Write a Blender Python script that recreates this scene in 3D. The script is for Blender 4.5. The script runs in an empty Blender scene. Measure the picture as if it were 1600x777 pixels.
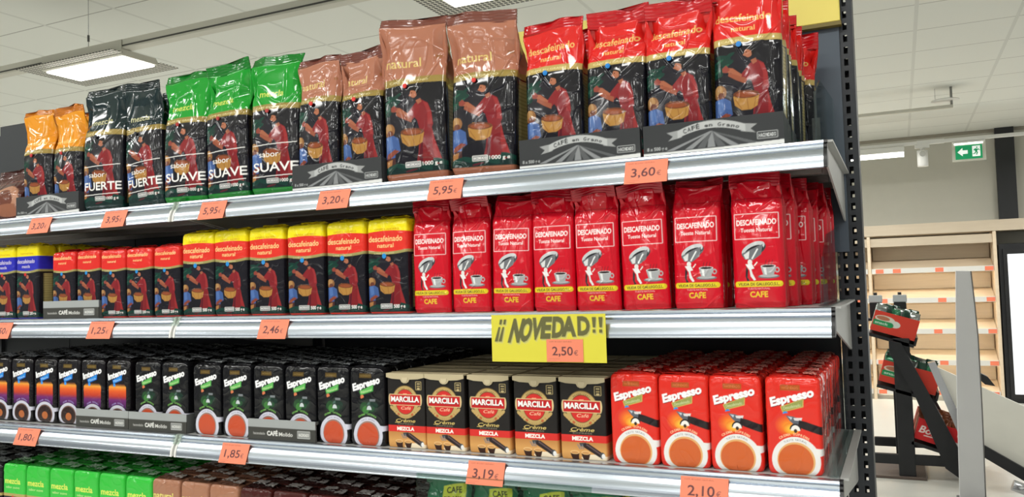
import bpy, math, random
import numpy as np
from mathutils import Vector, Matrix

# ------------------------------------------------------------------ camera, world, light, exposure
SC = bpy.context.scene
COL = SC.collection
F_PX, YAW, PITCH, ROLL = 1278.45, 0.4413, 0.0477, -0.0290
CAM = Vector((0.0947, -1.3557, 1.4463))
fw = Vector((-math.sin(YAW) * math.cos(PITCH), math.cos(YAW) * math.cos(PITCH), math.sin(PITCH)))
rt = Vector((math.cos(YAW), math.sin(YAW), 0))
up = rt.cross(fw)
c_, s_ = math.cos(ROLL), math.sin(ROLL)
r2 = c_ * rt + s_ * up
u2 = -s_ * rt + c_ * up
cam_data = bpy.data.cameras.new('camera')
cam_data.sensor_width = 36.0
cam_data.lens = F_PX * 36.0 / 1600.0
cam_data.clip_start = 0.02
cam_data.clip_end = 100
cam = bpy.data.objects.new('camera', cam_data)
M4 = Matrix((r2, u2, -fw)).transposed().to_4x4()
M4.translation = CAM
cam.matrix_world = M4
COL.objects.link(cam)
SC.camera = cam

SC.view_settings.view_transform = 'Standard'
SC.view_settings.look = 'None'
SC.view_settings.gamma = 1.0
SC.view_settings.use_curve_mapping = False
SC.view_settings.exposure = 0.04

world = bpy.data.worlds.new('world')
SC.world = world
world.use_nodes = True
bg = world.node_tree.nodes['Background']
bg.inputs['Color'].default_value = (0.97, 1.0, 1.0, 1)
bg.inputs['Strength'].default_value = 0.30

def area(name, loc, sx, sy, power, rot=(0, 0, 0), color=(1, 0.995, 0.96)):
    l = bpy.data.lights.new(name, 'AREA')
    l.shape = 'RECTANGLE'
    l.size, l.size_y = sx, sy
    l.energy = power
    l.color = color
    o = bpy.data.objects.new(name, l)
    o.location = loc
    o.rotation_euler = rot
    COL.objects.link(o)
    return o

# unseen store lamps over the aisle; the rows farther back are added for glints
for i, lx in enumerate((-6.0, -4.6, -3.2, -1.8, -0.4, 1.0, 2.4)):
    area('unseen_aisle_lamp', (lx, -1.15, 2.72), 0.80, 0.24, 14.5)
    if i % 2 == 0:
        area('unseen_aisle_lamp', (lx, -3.6, 2.72), 1.0, 0.24, 28)
        area('unseen_aisle_lamp', (lx - 1.2, -6.4, 2.72), 1.2, 0.24, 30)
        area('unseen_aisle_lamp', (lx, -9.2, 2.72), 1.2, 0.24, 30)
# unseen lights added behind the gondola to brighten the ceiling and bakery wall
for lx in (-9.5, -6.6, -3.7, -0.8, 1.9):
    area('hall_fill', (lx, 4.4, 2.68), 0.9, 0.22, 42 if lx < -3 else 16)
    area('hall_fill', (lx + 0.4, 7.6, 2.78), 1.0, 0.22, 46 if lx < -3 else 46)

# ------------------------------------------------------------------ numbers of the place
Z1, Z2, Z3, Z4 = 1.6627, 1.4020, 1.1383, 0.8670       # shelf tops
XJ = -1.381                                           # joint of the two bays
BAY = 1.381
DEPTH = 0.46
CEIL = 3.15
WALL_Y = 9.76
rng = random.Random(7)

# ------------------------------------------------------------------ helpers: colour and materials
def lin(c):
    c = np.asarray(c, float) / 255.0
    return np.where(c <= 0.04045, c / 12.92, ((c + 0.055) / 1.055) ** 2.4)

def rgba(c):
    l = lin(c)
    return (float(l[0]), float(l[1]), float(l[2]), 1.0)

def mat(name, col=(200, 200, 200), rough=0.5, metal=0.0, coat=0.0, spec=0.5, bump=0.0, bscale=60.0, emit=None, estr=1.0, vary=0.0, vscale=8.0):
    m = bpy.data.materials.new(name)
    m.use_nodes = True
    nt = m.node_tree
    b = nt.nodes['Principled BSDF']
    b.inputs['Base Color'].default_value = rgba(col)
    b.inputs['Roughness'].default_value = rough
    b.inputs['Metallic'].default_value = metal
    b.inputs['Coat Weight'].default_value = coat
    b.inputs['Coat Roughness'].default_value = 0.08
    b.inputs['Specular IOR Level'].default_value = spec
    if emit is not None:
        b.inputs['Emission Color'].default_value = rgba(emit)
        b.inputs['Emission Strength'].default_value = estr
    tc = nt.nodes.new('ShaderNodeTexCoord')
    if vary > 0:
        n = nt.nodes.new('ShaderNodeTexNoise')
        n.inputs['Scale'].default_value = vscale
        n.inputs['Detail'].default_value = 4
        nt.links.new(tc.outputs['Object'], n.inputs['Vector'])
        mx = nt.nodes.new('ShaderNodeMix')
        mx.data_type = 'RGBA'
        mx.inputs[6].default_value = rgba([v * (1 - vary) for v in col])
        mx.inputs[7].default_value = rgba([min(255, v * (1 + vary)) for v in col])
        nt.links.new(n.outputs['Fac'], mx.inputs[0])
        nt.links.new(mx.outputs[2], b.inputs['Base Color'])
    if bump > 0:
        n = nt.nodes.new('ShaderNodeTexNoise')
        n.inputs['Scale'].default_value = bscale
        n.inputs['Detail'].default_value = 3
        nt.links.new(tc.outputs['Object'], n.inputs['Vector'])
        bp = nt.nodes.new('ShaderNodeBump')
        bp.inputs['Strength'].default_value = bump
        bp.inputs['Distance'].default_value = 0.004
        nt.links.new(n.outputs['Fac'], bp.inputs['Height'])
        nt.links.new(bp.outputs['Normal'], b.inputs['Normal'])
    return m

def print_mat(name, rough=0.25, coat=0.4, spec=0.5, bump=0.12, bscale=45.0):
    """printed film or card: base colour is the artwork stored on the mesh"""
    m = mat(name, (255, 255, 255), rough, 0, coat, spec, bump, bscale)
    nt = m.node_tree
    a = nt.nodes.new('ShaderNodeVertexColor')
    a.layer_name = 'art'
    nt.links.new(a.outputs['Color'], nt.nodes['Principled BSDF'].inputs['Base Color'])
    return m

def clear_mat(name, tint=(238, 244, 244), gloss=0.04):
    m = bpy.data.materials.new(name)
    m.use_nodes = True
    nt = m.node_tree
    nt.nodes.remove(nt.nodes['Principled BSDF'])
    out = nt.nodes['Material Output']
    t = nt.nodes.new('ShaderNodeBsdfTransparent')
    t.inputs['Color'].default_value = rgba(tint)
    g = nt.nodes.new('ShaderNodeBsdfGlossy')
    g.inputs['Roughness'].default_value = 0.05
    f = nt.nodes.new('ShaderNodeFresnel')
    f.inputs['IOR'].default_value = 1.45
    ad = nt.nodes.new('ShaderNodeMath')
    ad.operation = 'MULTIPLY_ADD'
    ad.inputs[1].default_value = 0.30
    ad.inputs[2].default_value = gloss
    nt.links.new(f.outputs[0], ad.inputs[0])
    mx = nt.nodes.new('ShaderNodeMixShader')
    nt.links.new(ad.outputs[0], mx.inputs[0])
    nt.links.new(t.outputs[0], mx.inputs[1])
    nt.links.new(g.outputs[0], mx.inputs[2])
    nt.links.new(mx.outputs[0], out.inputs['Surface'])
    return m

FILM = print_mat('glossy printed film', 0.11, 0.15, 0.45, 0.02, 30)
BRICKM = print_mat('vacuum brick film', 0.14, 0.08, 0.38, 0.04, 50)
CARD = print_mat('printed card', 0.5, 0.03, 0.3, 0.0)
PAPER = print_mat('printed paper', 0.6, 0.0, 0.3, 0.0)
ALU = mat('brushed aluminium strip', (192, 200, 210), 0.24, 0.95)
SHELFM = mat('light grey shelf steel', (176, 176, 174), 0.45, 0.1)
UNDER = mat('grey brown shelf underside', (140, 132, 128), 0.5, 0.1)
DARKM = mat('anthracite steel', (46, 49, 54), 0.45, 0.2, vary=0.06)
PANELM = mat('slate grey back panel', (78, 88, 100), 0.5, 0.1, vary=0.05, vscale=3)
BLACK = mat('black plastic', (20, 20, 22), 0.4)
BLACKM = mat('black painted metal', (27, 28, 31), 0.42, 0.1, vary=0.1)
WHITEP = mat('white plastic', (226, 226, 222), 0.45)
WHITEB = mat('white board', (238, 236, 226), 0.55, vary=0.02)
STEEL = mat('bright steel', (190, 192, 196), 0.22, 0.9)
CLEAR = clear_mat('clear acrylic')
FILMCLEAR = clear_mat('clear plastic film', (240, 246, 243), 0.0)

# ------------------------------------------------------------------ helpers: objects
def link(o, parent=None):
    COL.objects.link(o)
    if parent is not None:
        o.parent = parent
    return o

def tag(o, label=None, cat=None, group=None, kind=None):
    if label: o['label'] = label
    if cat: o['category'] = cat
    if group: o['group'] = group
    if kind: o['kind'] = kind
    return o

def thing(name, label, cat, loc=(0, 0, 0), rot=(0, 0, 0), group=None):
    o = bpy.data.objects.new(name, None)
    o.empty_display_size = 0.05
    o.location = loc
    o.rotation_euler = rot
    link(o)
    return tag(o, label, cat, group)

def obj(name, me, m=None, parent=None, loc=(0, 0, 0), rot=(0, 0, 0)):
    o = bpy.data.objects.new(name, me)
    if m is not None and not me.materials:
        me.materials.append(m)
    o.location = loc
    o.rotation_euler = rot
    return link(o, parent)

class MB:
    """collects boxes, prisms, tubes and builds one mesh"""
    def __init__(self):
        self.v, self.f, self.sm = [], [], []
    def add(self, vs, fs, smooth=False):
        b = len(self.v)
        self.v += [tuple(p) for p in vs]
        self.f += [tuple(i + b for i in f) for f in fs]
        self.sm += [smooth] * len(fs)
        return self
    def box(self, x0, x1, y0, y1, z0, z1, bev=0.0, M=None):
        if bev <= 0:
            vs = [(x, y, z) for x in (x0, x1) for y in (y0, y1) for z in (z0, z1)]
            fs = [(0, 1, 3, 2), (4, 6, 7, 5), (0, 4, 5, 1), (2, 3, 7, 6), (0, 2, 6, 4), (1, 5, 7, 3)]
        else:
            b = bev
            vs, fs = [], []
            for (a, d) in ((z0, b), (z0 + b, 0), (z1 - b, 0), (z1, b)):
                X0, X1, Y0, Y1 = x0 + d, x1 - d, y0 + d, y1 - d
                if d == 0:
                    vs += [(X0 + b, Y0, a), (X1 - b, Y0, a), (X1, Y0 + b, a), (X1, Y1 - b, a), (X1 - b, Y1, a), (X0 + b, Y1, a), (X0, Y1 - b, a), (X0, Y0 + b, a)]
                else:
                    e = b * 0.3
                    vs += [(X0 + e, Y0, a), (X1 - e, Y0, a), (X1, Y0 + e, a), (X1, Y1 - e, a), (X1 - e, Y1, a), (X0 + e, Y1, a), (X0, Y1 - e, a), (X0, Y0 + e, a)]
            for k in range(3):
                for i in range(8):
                    j = (i + 1) % 8
                    fs.append((k * 8 + i, k * 8 + j, k * 8 + 8 + j, k * 8 + 8 + i))
            fs += [tuple(range(7, -1, -1)), tuple(range(24, 32))]
        if M is not None:
            vs = [tuple(M @ Vector(p)) for p in vs]
        return self.add(vs, fs)
    def prism(self, poly, axis, a, b, M=None):
        """polygon in the two other axes, extruded from a to b along axis (0,1,2)"""
        def P(q, t):
            return {0: (t, q[0], q[1]), 1: (q[0], t, q[1]), 2: (q[0], q[1], t)}[axis]
        n = len(poly)
        vs = [P(q, a) for q in poly] + [P(q, b) for q in poly]
        if M is not None:
            vs = [tuple(M @ Vector(p)) for p in vs]
        fs = [tuple(range(n - 1, -1, -1)), tuple(range(n, 2 * n))]
        fs += [(i, (i + 1) % n, n + (i + 1) % n, n + i) for i in range(n)]
        return self.add(vs, fs)
    def tube(self, p0, p1, r, seg=12, r1=None, caps=True):
        p0, p1 = Vector(p0), Vector(p1)
        d = (p1 - p0).normalized()
        a = d.orthogonal().normalized()
        b = d.cross(a)
        r1 = r if r1 is None else r1
        vs = []
        for p, rr in ((p0, r), (p1, r1)):
            for i in range(seg):
                t = 2 * math.pi * i / seg
                vs.append(p + rr * (math.cos(t) * a + math.sin(t) * b))
        self.add(vs, [(i, (i + 1) % seg, seg + (i + 1) % seg, seg + i) for i in range(seg)], True)
        if caps:
            bse = len(self.v) - 2 * seg
            self.f += [tuple(bse + i for i in range(seg - 1, -1, -1)), tuple(bse + seg + i for i in range(seg))]
            self.sm += [False, False]
        return self
    def mesh(self, name):
        import bmesh
        me = bpy.data.meshes.new(name)
        me.from_pydata(self.v, [], self.f)
        me.polygons.foreach_set('use_smooth', self.sm)
        bm = bmesh.new()
        bm.from_mesh(me)
        bmesh.ops.recalc_face_normals(bm, faces=bm.faces[:])
        bm.to_mesh(me)
        bm.free()
        me.update()
        return me

def part(name, mb, m, parent=None, loc=(0, 0, 0), rot=(0, 0, 0)):
    return obj(name, mb.mesh(name), m, parent, loc, rot)

def struct(name, mb, m):
    o = part(name, mb, m)
    return tag(o, kind='structure')

def bevel(o, w=0.002, seg=2):
    md = o.modifiers.new('bevel', 'BEVEL')
    md.width = w
    md.segments = seg
    md.limit_method = 'ANGLE'
    return o

def rotY(cx, cz, ang):
    return Matrix.Translation((cx, 0, cz)) @ Matrix.Rotation(ang, 4, 'Y') @ Matrix.Translation((-cx, 0, -cz))

# ------------------------------------------------------------------ helpers: printed artwork (flat colours drawn on a grid)
_TXT = {}
def text_tris(s, bold):
    key = (s, bold)
    if key in _TXT:
        return _TXT[key]
    cu = bpy.data.curves.new('t', 'FONT')
    cu.body = s
    cu.offset = bold
    cu.fill_mode = 'BOTH'
    cu.resolution_u = 3
    o = bpy.data.objects.new('t', cu)
    COL.objects.link(o)
    dg = bpy.context.evaluated_depsgraph_get()
    ev = o.evaluated_get(dg)
    me = ev.to_mesh()
    me.calc_loop_triangles()
    n = len(me.vertices)
    co = np.zeros(n * 3)
    me.vertices.foreach_get('co', co)
    co = co.reshape(-1, 3)[:, :2].copy()
    tr = np.zeros(len(me.loop_triangles) * 3, dtype=np.int32)
    me.loop_triangles.foreach_get('vertices', tr)
    tr = tr.reshape(-1, 3).copy()
    ev.to_mesh_clear()
    bpy.data.objects.remove(o)
    bpy.data.curves.remove(cu)
    _TXT[key] = (co, tr)
    return co, tr

CAPH = text_tris('H', 0.0)[0][:, 1].max()

class Art:
    def __init__(self, nx, ny, bgc, aspect, ss=3):
        self.nx, self.ny, self.ss, self.A = nx, ny, ss, aspect       # aspect = height / width of the face
        self.W, self.H = nx * ss, ny * ss
        self.im = np.empty((self.H, self.W, 3))
        self.im[:] = np.asarray(bgc, float)
    def _paint(self, mask, sl, c):
        reg = self.im[sl]
        if callable(c):
            ys, xs = np.mgrid[sl]
            cc = c((xs + 0.5) / self.W, (ys + 0.5) / self.H)
            reg[mask] = cc[mask]
        else:
            reg[mask] = c
    def rect(self, x0, y0, x1, y1, c):
        return self.poly([(x0, y0), (x1, y0), (x1, y1), (x0, y1)], c)
    def poly(self, pts, c):
        p = np.asarray(pts, float) * (self.W, self.H)
        x0, x1 = max(0, int(p[:, 0].min()) - 1), min(self.W, int(p[:, 0].max()) + 2)
        y0, y1 = max(0, int(p[:, 1].min()) - 1), min(self.H, int(p[:, 1].max()) + 2)
        if x1 <= x0 or y1 <= y0:
            return self
        ys, xs = np.mgrid[y0:y1, x0:x1] + 0.5
        ins = np.zeros(xs.shape, bool)
        n = len(p)
        for i in range(n):
            (xa, ya), (xb, yb) = p[i], p[(i + 1) % n]
            if ya == yb:
                continue
            cnd = (ya > ys) != (yb > ys)
            ins ^= cnd & (xs < (xb - xa) * (ys - ya) / (yb - ya) + xa)
        self._paint(ins, (slice(y0, y1), slice(x0, x1)), c)
        return self
    def ell(self, cx, cy, rx, ry, c, rot=0, a0=0, a1=360):
        """rx in widths, ry in heights"""
        t = np.radians(np.linspace(a0, a1, 48))
        ex, ey = rx * np.cos(t), ry * self.A * np.sin(t)
        r = math.radians(rot)
        X = ex * math.cos(r) - ey * math.sin(r)
        Y = (ex * math.sin(r) + ey * math.cos(r)) / self.A
        return self.poly(np.stack([cx + X, cy + Y], 1), c)
    def line(self, x0, y0, x1, y1, w, c):
        dx, dy = x1 - x0, (y1 - y0) * self.A
        L = math.hypot(dx, dy) or 1
        nx, ny = -dy / L * w / 2, dx / L * w / 2 / self.A
        return self.poly([(x0 + nx, y0 + ny), (x1 + nx, y1 + ny), (x1 - nx, y1 - ny), (x0 - nx, y0 - ny)], c)
    def frame(self, x0, y0, x1, y1, w, c):
        self.line(x0, y0, x1, y0, w, c); self.line(x0, y1, x1, y1, w, c)
        self.line(x0, y0, x0, y1, w, c); self.line(x1, y0, x1, y1, w, c)
        return self
    def text(self, s, cx, y, h, c, width=None, bold=0.0, shear=0.0, rot=0.0, align='c'):
        """cap height h in heights, baseline y, fitted to width (in widths) if given"""
        co, tr = text_tris(s, bold)
        if len(co) == 0:
            return self
        X = co[:, 0] - co[:, 0].min()
        Y = co[:, 1] / CAPH * h * self.A
        wd = X.max()
        X = X / wd * width if width else X / CAPH * h * self.A
        wd = X.max()
        X = X + shear * Y
        if align == 'c':
            X = X - wd / 2
        elif align == 'r':
            X = X - wd
        r = math.radians(rot)
        PX = cx + X * math.cos(r) - Y * math.sin(r)
        PY = y + (X * math.sin(r) + Y * math.cos(r)) / self.A
        P = np.stack([PX * self.W, PY * self.H], 1)
        for a, b, d in tr:
            A_, B_, D_ = P[a], P[b], P[d]
            x0, x1 = max(0, int(min(A_[0], B_[0], D_[0]))), min(self.W, int(max(A_[0], B_[0], D_[0])) + 1)
            y0, y1 = max(0, int(min(A_[1], B_[1], D_[1]))), min(self.H, int(max(A_[1], B_[1], D_[1])) + 1)
            if x1 <= x0 or y1 <= y0:
                continue
            ys, xs = np.mgrid[y0:y1, x0:x1] + 0.5
            e0 = (B_[0] - A_[0]) * (ys - A_[1]) - (B_[1] - A_[1]) * (xs - A_[0])
            e1 = (D_[0] - B_[0]) * (ys - B_[1]) - (D_[1] - B_[1]) * (xs - B_[0])
            e2 = (A_[0] - D_[0]) * (ys - D_[1]) - (A_[1] - D_[1]) * (xs - D_[0])
            m = ((e0 >= 0) & (e1 >= 0) & (e2 >= 0)) | ((e0 <= 0) & (e1 <= 0) & (e2 <= 0))
            self._paint(m, (slice(y0, y1), slice(x0, x1)), c)
        return self
    def arc_text(self, s, cx, cy, rx, ry, h, c, a0, a1, bold=0.0):
        """letters along an ellipse from angle a0 to a1 (degrees)"""
        n = len(s)
        for i, ch in enumerate(s):
            if ch == ' ':
                continue
            a = math.radians(a0 + (a1 - a0) * (i + 0.5) / n)
            self.text(ch, cx + rx * math.cos(a), cy + ry * math.sin(a), h, c, bold=bold, rot=math.degrees(a) - 90)
        return self
    def grid(self):
        """(ny, nx, 3) linear colours, box filtered"""
        s = self.ss
        g = lin(self.im).reshape(self.ny, s, self.nx, s, 3).mean((1, 3))
        return g

def radial(cx, cy, rx, ry, c_in, c_out, p=1.0):
    c_in, c_out = np.array(c_in, float), np.array(c_out, float)
    def f(x, y):
        q = np.clip(np.hypot((x - cx) / rx, (y - cy) / ry), 0, 1)[..., None] ** p
        return c_in * (1 - q) + c_out * q
    return f

def vgrad(stops):
    ys = [s[0] for s in stops]
    cs = np.array([s[1] for s in stops], float)
    def f(x, y):
        return np.stack([np.interp(y, ys, cs[:, k]) for k in range(3)], -1)
    return f

WHITE = (244, 242, 238)
GOLD = (176, 158, 92)
KHAKI = (168, 152, 96)

def picker_picture(a, y0, y1, overlay=False):
    """the painted scene of a woman in red picking coffee, a child in blue beside her"""
    def P(pts): return [(x, y0 + y * (y1 - y0)) for x, y in pts]
    def E(cx, cy, rx, ry, c, rot=0): a.ell(cx, y0 + cy * (y1 - y0), rx, ry * (y1 - y0), c, rot)
    a.rect(0, y0, 1, y1, (25, 23, 31))
    E(0.45, 0.6, 0.32, 0.3, (33, 30, 41))
    for (cx, cy, rx, ry, r) in ((.08, .80, .12, .035, 20), (.16, .86, .12, .03, -10), (.10, .74, .13, .03, -15), (.22, .80, .10, .028, 15), (.05, .68, .10, .03, 10), (.26, .88, .08, .02, 25)):
        E(cx, cy, rx, ry, (17, 62, 52), r)
    for (cx, cy) in ((.11, .83), (.2, .77), (.07, .72)):
        E(cx, cy, .06, .012, (38, 96, 74), 25)
    # skirt and dress
    a.poly(P([(.62, .52), (.79, .50), (.84, .34), (.93, .13), (.93, .06), (.52, .06), (.58, .22)]), (140, 32, 38))
    a.poly(P([(.80, .48), (.84, .34), (.93, .13), (.93, .06), (.84, .06), (.80, .25)]), (168, 44, 46))
    a.poly(P([(.58, .06), (.60, .25), (.66, .40), (.64, .12)]), (98, 20, 34))
    a.poly(P([(.56, .77), (.66, .80), (.75, .76), (.80, .66), (.82, .52), (.78, .44), (.62, .46), (.58, .58), (.48, .66)]), (146, 34, 42))
    a.poly(P([(.68, .78), (.75, .75), (.80, .64), (.81, .52), (.74, .52), (.74, .66)]), (172, 52, 54))
    # arms
    a.poly(P([(.64, .74), (.56, .77), (.42, .66), (.40, .60), (.48, .57), (.60, .66)]), (152, 38, 44))
    a.poly(P([(.44, .66), (.30, .74), (.16, .755), (.14, .72), (.28, .69), (.41, .60)]), (186, 108, 78))
    a.poly(P([(.50, .62), (.36, .66), (.24, .70), (.23, .665), (.35, .61), (.49, .56)]), (170, 92, 66))
    a.poly(P([(.20, .78), (.14, .75), (.15, .71), (.21, .70), (.26, .73)]), (160, 72, 60))
    # head
    a.poly(P([(.565, .80), (.64, .82), (.66, .78), (.60, .755)]), (182, 106, 78))
    E(.535, .885, .058, .052, (196, 122, 90))
    a.poly(P([(.475, .885), (.455, .862), (.49, .848)]), (196, 122, 90))
    a.poly(P([(.47, .92), (.52, .955), (.59, .95), (.63, .91), (.62, .86), (.585, .85), (.575, .90), (.53, .915)]), (20, 15, 16))
    E(.505, .89, .010, .006, (40, 22, 20))
    # basket
    a.poly(P([(.30, .44), (.38, .50), (.62, .475), (.68, .44), (.65, .33), (.56, .295), (.42, .295), (.32, .35)]), (200, 146, 72))
    E(.49, .455, .19, .042, (120, 66, 40), -3)
    E(.49, .452, .15, .028, (164, 84, 48), -3)
    a.line(.33, y0 + .41 * (y1 - y0), .42, y0 + .31 * (y1 - y0), .012, (168, 112, 52))
    a.line(.50, y0 + .41 * (y1 - y0), .52, y0 + .30 * (y1 - y0), .012, (168, 112, 52))
    a.line(.63, y0 + .41 * (y1 - y0), .60, y0 + .32 * (y1 - y0), .012, (168, 112, 52))
    # child
    E(.10, .50, .10, .075, (164, 112, 66))
    E(.085, .52, .062, .055, (196, 148, 92))
    E(.115, .455, .055, .045, (120, 66, 48))
    a.poly(P([(.0, .42), (.06, .43), (.17, .44), (.26, .40), (.285, .26), (.22, .235), (.20, .30), (.19, .19), (.02, .18), (.0, .2)]), (72, 104, 168))
    a.poly(P([(.05, .42), (.14, .43), (.16, .30), (.08, .27)]), (92, 128, 194))
    a.poly(P([(.27, .26), (.21, .235), (.08, .17), (.04, .19), (.06, .23), (.18, .28)]), (150, 72, 52))
    a.poly(P([(.02, .18), (.19, .19), (.19, .07), (.02, .06)]), (84, 48, 44))
    a.poly(P([(.03, .15), (.14, .17), (.12, .08), (.04, .08)]), (186, 128, 74))
    # ground leaves
    a.rect(0, y0 - .005, 1, y0 + .075 * (y1 - y0), (14, 46, 42))
    for (cx, cy, r) in ((.1, .07, 20), (.3, .085, -12), (.52, .075, 14), (.78, .085, 22), (.92, .10, -20), (.66, .06, -18)):
        E(cx, cy, .13, .028, (18, 66, 56), r)
    E(.45, .03, .1, .012, (96, 30, 42), 8)
    a.im[int(y0 * a.H):int(y1 * a.H)] *= .86
    if overlay:
        a.line(.06, overlay[0], .96, overlay[0] + .012, .012, WHITE)
        a.line(.06, overlay[2], .96, overlay[2] + .010, .012, WHITE)
        a.text('sabor', .42, overlay[1][0], .042, WHITE, width=.42)
        a.text(overlay[3], .53, overlay[1][1], .066, WHITE, width=.90, bold=.012)

def brand_box(a, x0, y0, x1, y1, c=(206, 204, 200)):
    a.frame(x0, y0, x1, y1, .012, c)
    a.rect(x0, y0, x1, y1, (120, 122, 126))
    a.frame(x0, y0, x1, y1, .012, c)
    a.text('HACENDADO', (x0 + x1) / 2, y0 + (y1 - y0) * .28, (y1 - y0) * .46, WHITE, width=(x1 - x0) * .88, bold=.02)

SPLIT = {'natural': .63, 'small': .69, 'suave': .65, 'fuerte': .643, 'gold': .61, 'decaf': .69}        # height of the gold band on each kind of bag

def bag_art(kind, asp, split_kind=None, nx=128, ny=250):
    top = {'natural': (172, 112, 88), 'suave': (22, 150, 42), 'fuerte': (22, 40, 42), 'gold': (228, 146, 22), 'decaf': (214, 36, 32)}[kind]
    split = SPLIT[kind if split_kind is None else split_kind]
    a = Art(nx, ny, top, asp)
    ov = None
    if kind in ('suave', 'fuerte'):
        ov = (.375, (.285, .175), .135, kind.upper())
    picker_picture(a, .05, split, ov)
    # gold band, slightly curved
    xs = np.linspace(0, 1, 14)
    bh = .045
    lo = [(x, split - .008 + .016 * math.sin(math.pi * x) * .5) for x in xs]
    a.poly(lo + [(x, y + bh) for x, y in lo[::-1]], (150, 128, 66) if kind != 'decaf' else (186, 162, 96))
    a.text('CAFÉ EN GRANO', .44, split + .012, .014, (226, 214, 160), width=.62, bold=.01)
    dot = {'natural': (214, 40, 30), 'suave': (170, 40, 36), 'fuerte': (30, 30, 34), 'gold': (190, 30, 30), 'decaf': (28, 128, 206)}[kind]
    tc = (216, 190, 116)
    if kind == 'natural':
        a.text('natural', .36, split + .115, .058, tc, width=.56, bold=.008)
        a.rect(.86, split + .16, .93, split + .18, (150, 96, 60))
        a.rect(0, 0, 1, .05, (160, 98, 72))
    elif kind == 'suave':
        a.text('mezcla', .44, split + .105, .046, (206, 214, 96), width=.50, bold=.012, shear=.1)
        a.rect(0, 0, 1, .05, (20, 128, 40))
    elif kind == 'fuerte':
        a.text('mezcla', .48, split + .095, .046, (200, 196, 150), width=.52, bold=.010, shear=.1)
        a.rect(0, 0, 1, .05, (14, 44, 42))
    elif kind == 'gold':
        a.text('torrefacto', .46, split + .085, .040, (246, 208, 120), width=.74, bold=.008)
        a.rect(0, 0, 1, .05, (200, 120, 20))
    else:
        a.text('descafeinado', .46, split + .155, .050, (232, 190, 110), width=.80, bold=.010)
        a.text('natural', .46, split + .085, .036, (232, 190, 110), width=.34, bold=.010)
        a.rect(0, 0, 1, .05, (150, 26, 30))
    if kind in ('natural', 'suave', 'fuerte'):
        brand_box(a, .36, .088, .60, .120)
        a.text('1000 g e', .78, .092, .024, WHITE, width=.30, bold=.01)
    return a

def viuda_art(asp, nx=120, ny=250):
    a = Art(nx, ny, (204, 16, 36), asp)
    a.frame(.08, .545, .92, .745, .014, (240, 214, 214))
    a.text('DESCAFEINADO', .5, .655, .042, (246, 232, 230), width=.76, bold=.028)
    a.text('Tueste Natural', .5, .600, .030, (246, 232, 230), width=.60, bold=.012)
    # lady carrying a great pot
    g = (150, 152, 154)
    a.ell(.44, .455, .25, .050, (62, 62, 66), 24)
    a.ell(.43, .468, .24, .044, (196, 198, 200), 24)
    a.ell(.44, .448, .20, .036, (34, 34, 38), 24)
    a.poly([(.20, .43), (.62, .50), (.58, .42), (.42, .375), (.26, .385)], (112, 114, 118))
    a.poly([(.24, .42), (.36, .45), (.34, .39), (.28, .385)], (214, 216, 216))
    a.line(.40, .385, .52, .465, .03, (224, 226, 226))
    a.ell(.36, .360, .045, .022, (228, 222, 220))
    a.poly([(.27, .345), (.40, .345), (.44, .310), (.34, .30)], (232, 232, 232))
    a.poly([(.27, .34), (.34, .32), (.36, .25), (.42, .215), (.46, .22), (.40, .27), (.38, .31)], (226, 228, 228))
    a.poly([(.28, .33), (.32, .30), (.30, .24), (.34, .215), (.29, .21), (.26, .25)], (44, 40, 44))
    a.line(.44, .33, .50, .36, .022, (228, 222, 220))
    # cup on a saucer
    a.ell(.70, .245, .20, .016, (112, 114, 118))
    a.ell(.70, .250, .17, .011, (176, 178, 180))
    a.poly([(.56, .325), (.84, .325), (.80, .262), (.74, .248), (.66, .248), (.60, .262)], (168, 170, 172))
    a.poly([(.60, .32), (.66, .32), (.67, .255), (.63, .262)], (226, 228, 228))
    a.ell(.70, .325, .14, .013, (206, 208, 208))
    a.ell(.70, .325, .115, .009, (36, 24, 24))
    a.ell(.86, .295, .045, .022, (168, 170, 172)); a.ell(.86, .295, .025, .012, (196, 18, 34))
    for k in range(3):
        a.line(.64 + .06 * k, .335, .67 + .06 * k, .375, .012, (120, 30, 40))
    # yellow banner
    for cx in (.09, .91):
        a.ell(cx, .187, .045, .022, (226, 206, 40))
    a.rect(.09, .165, .91, .209, (226, 206, 40))
    a.text('VIUDA DE GALLEGO,S.L.', .5, .175, .022, (74, 44, 18), width=.78, bold=.028)
    a.text('TUESTE NATURAL', .5, .146, .011, (236, 190, 190), width=.42)
    a.text('CAFE', .5, .085, .042, (232, 196, 40), width=.34, bold=.03)
    a.line(0, .865, 1, .865, .012, (150, 10, 24))
    return a

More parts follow.
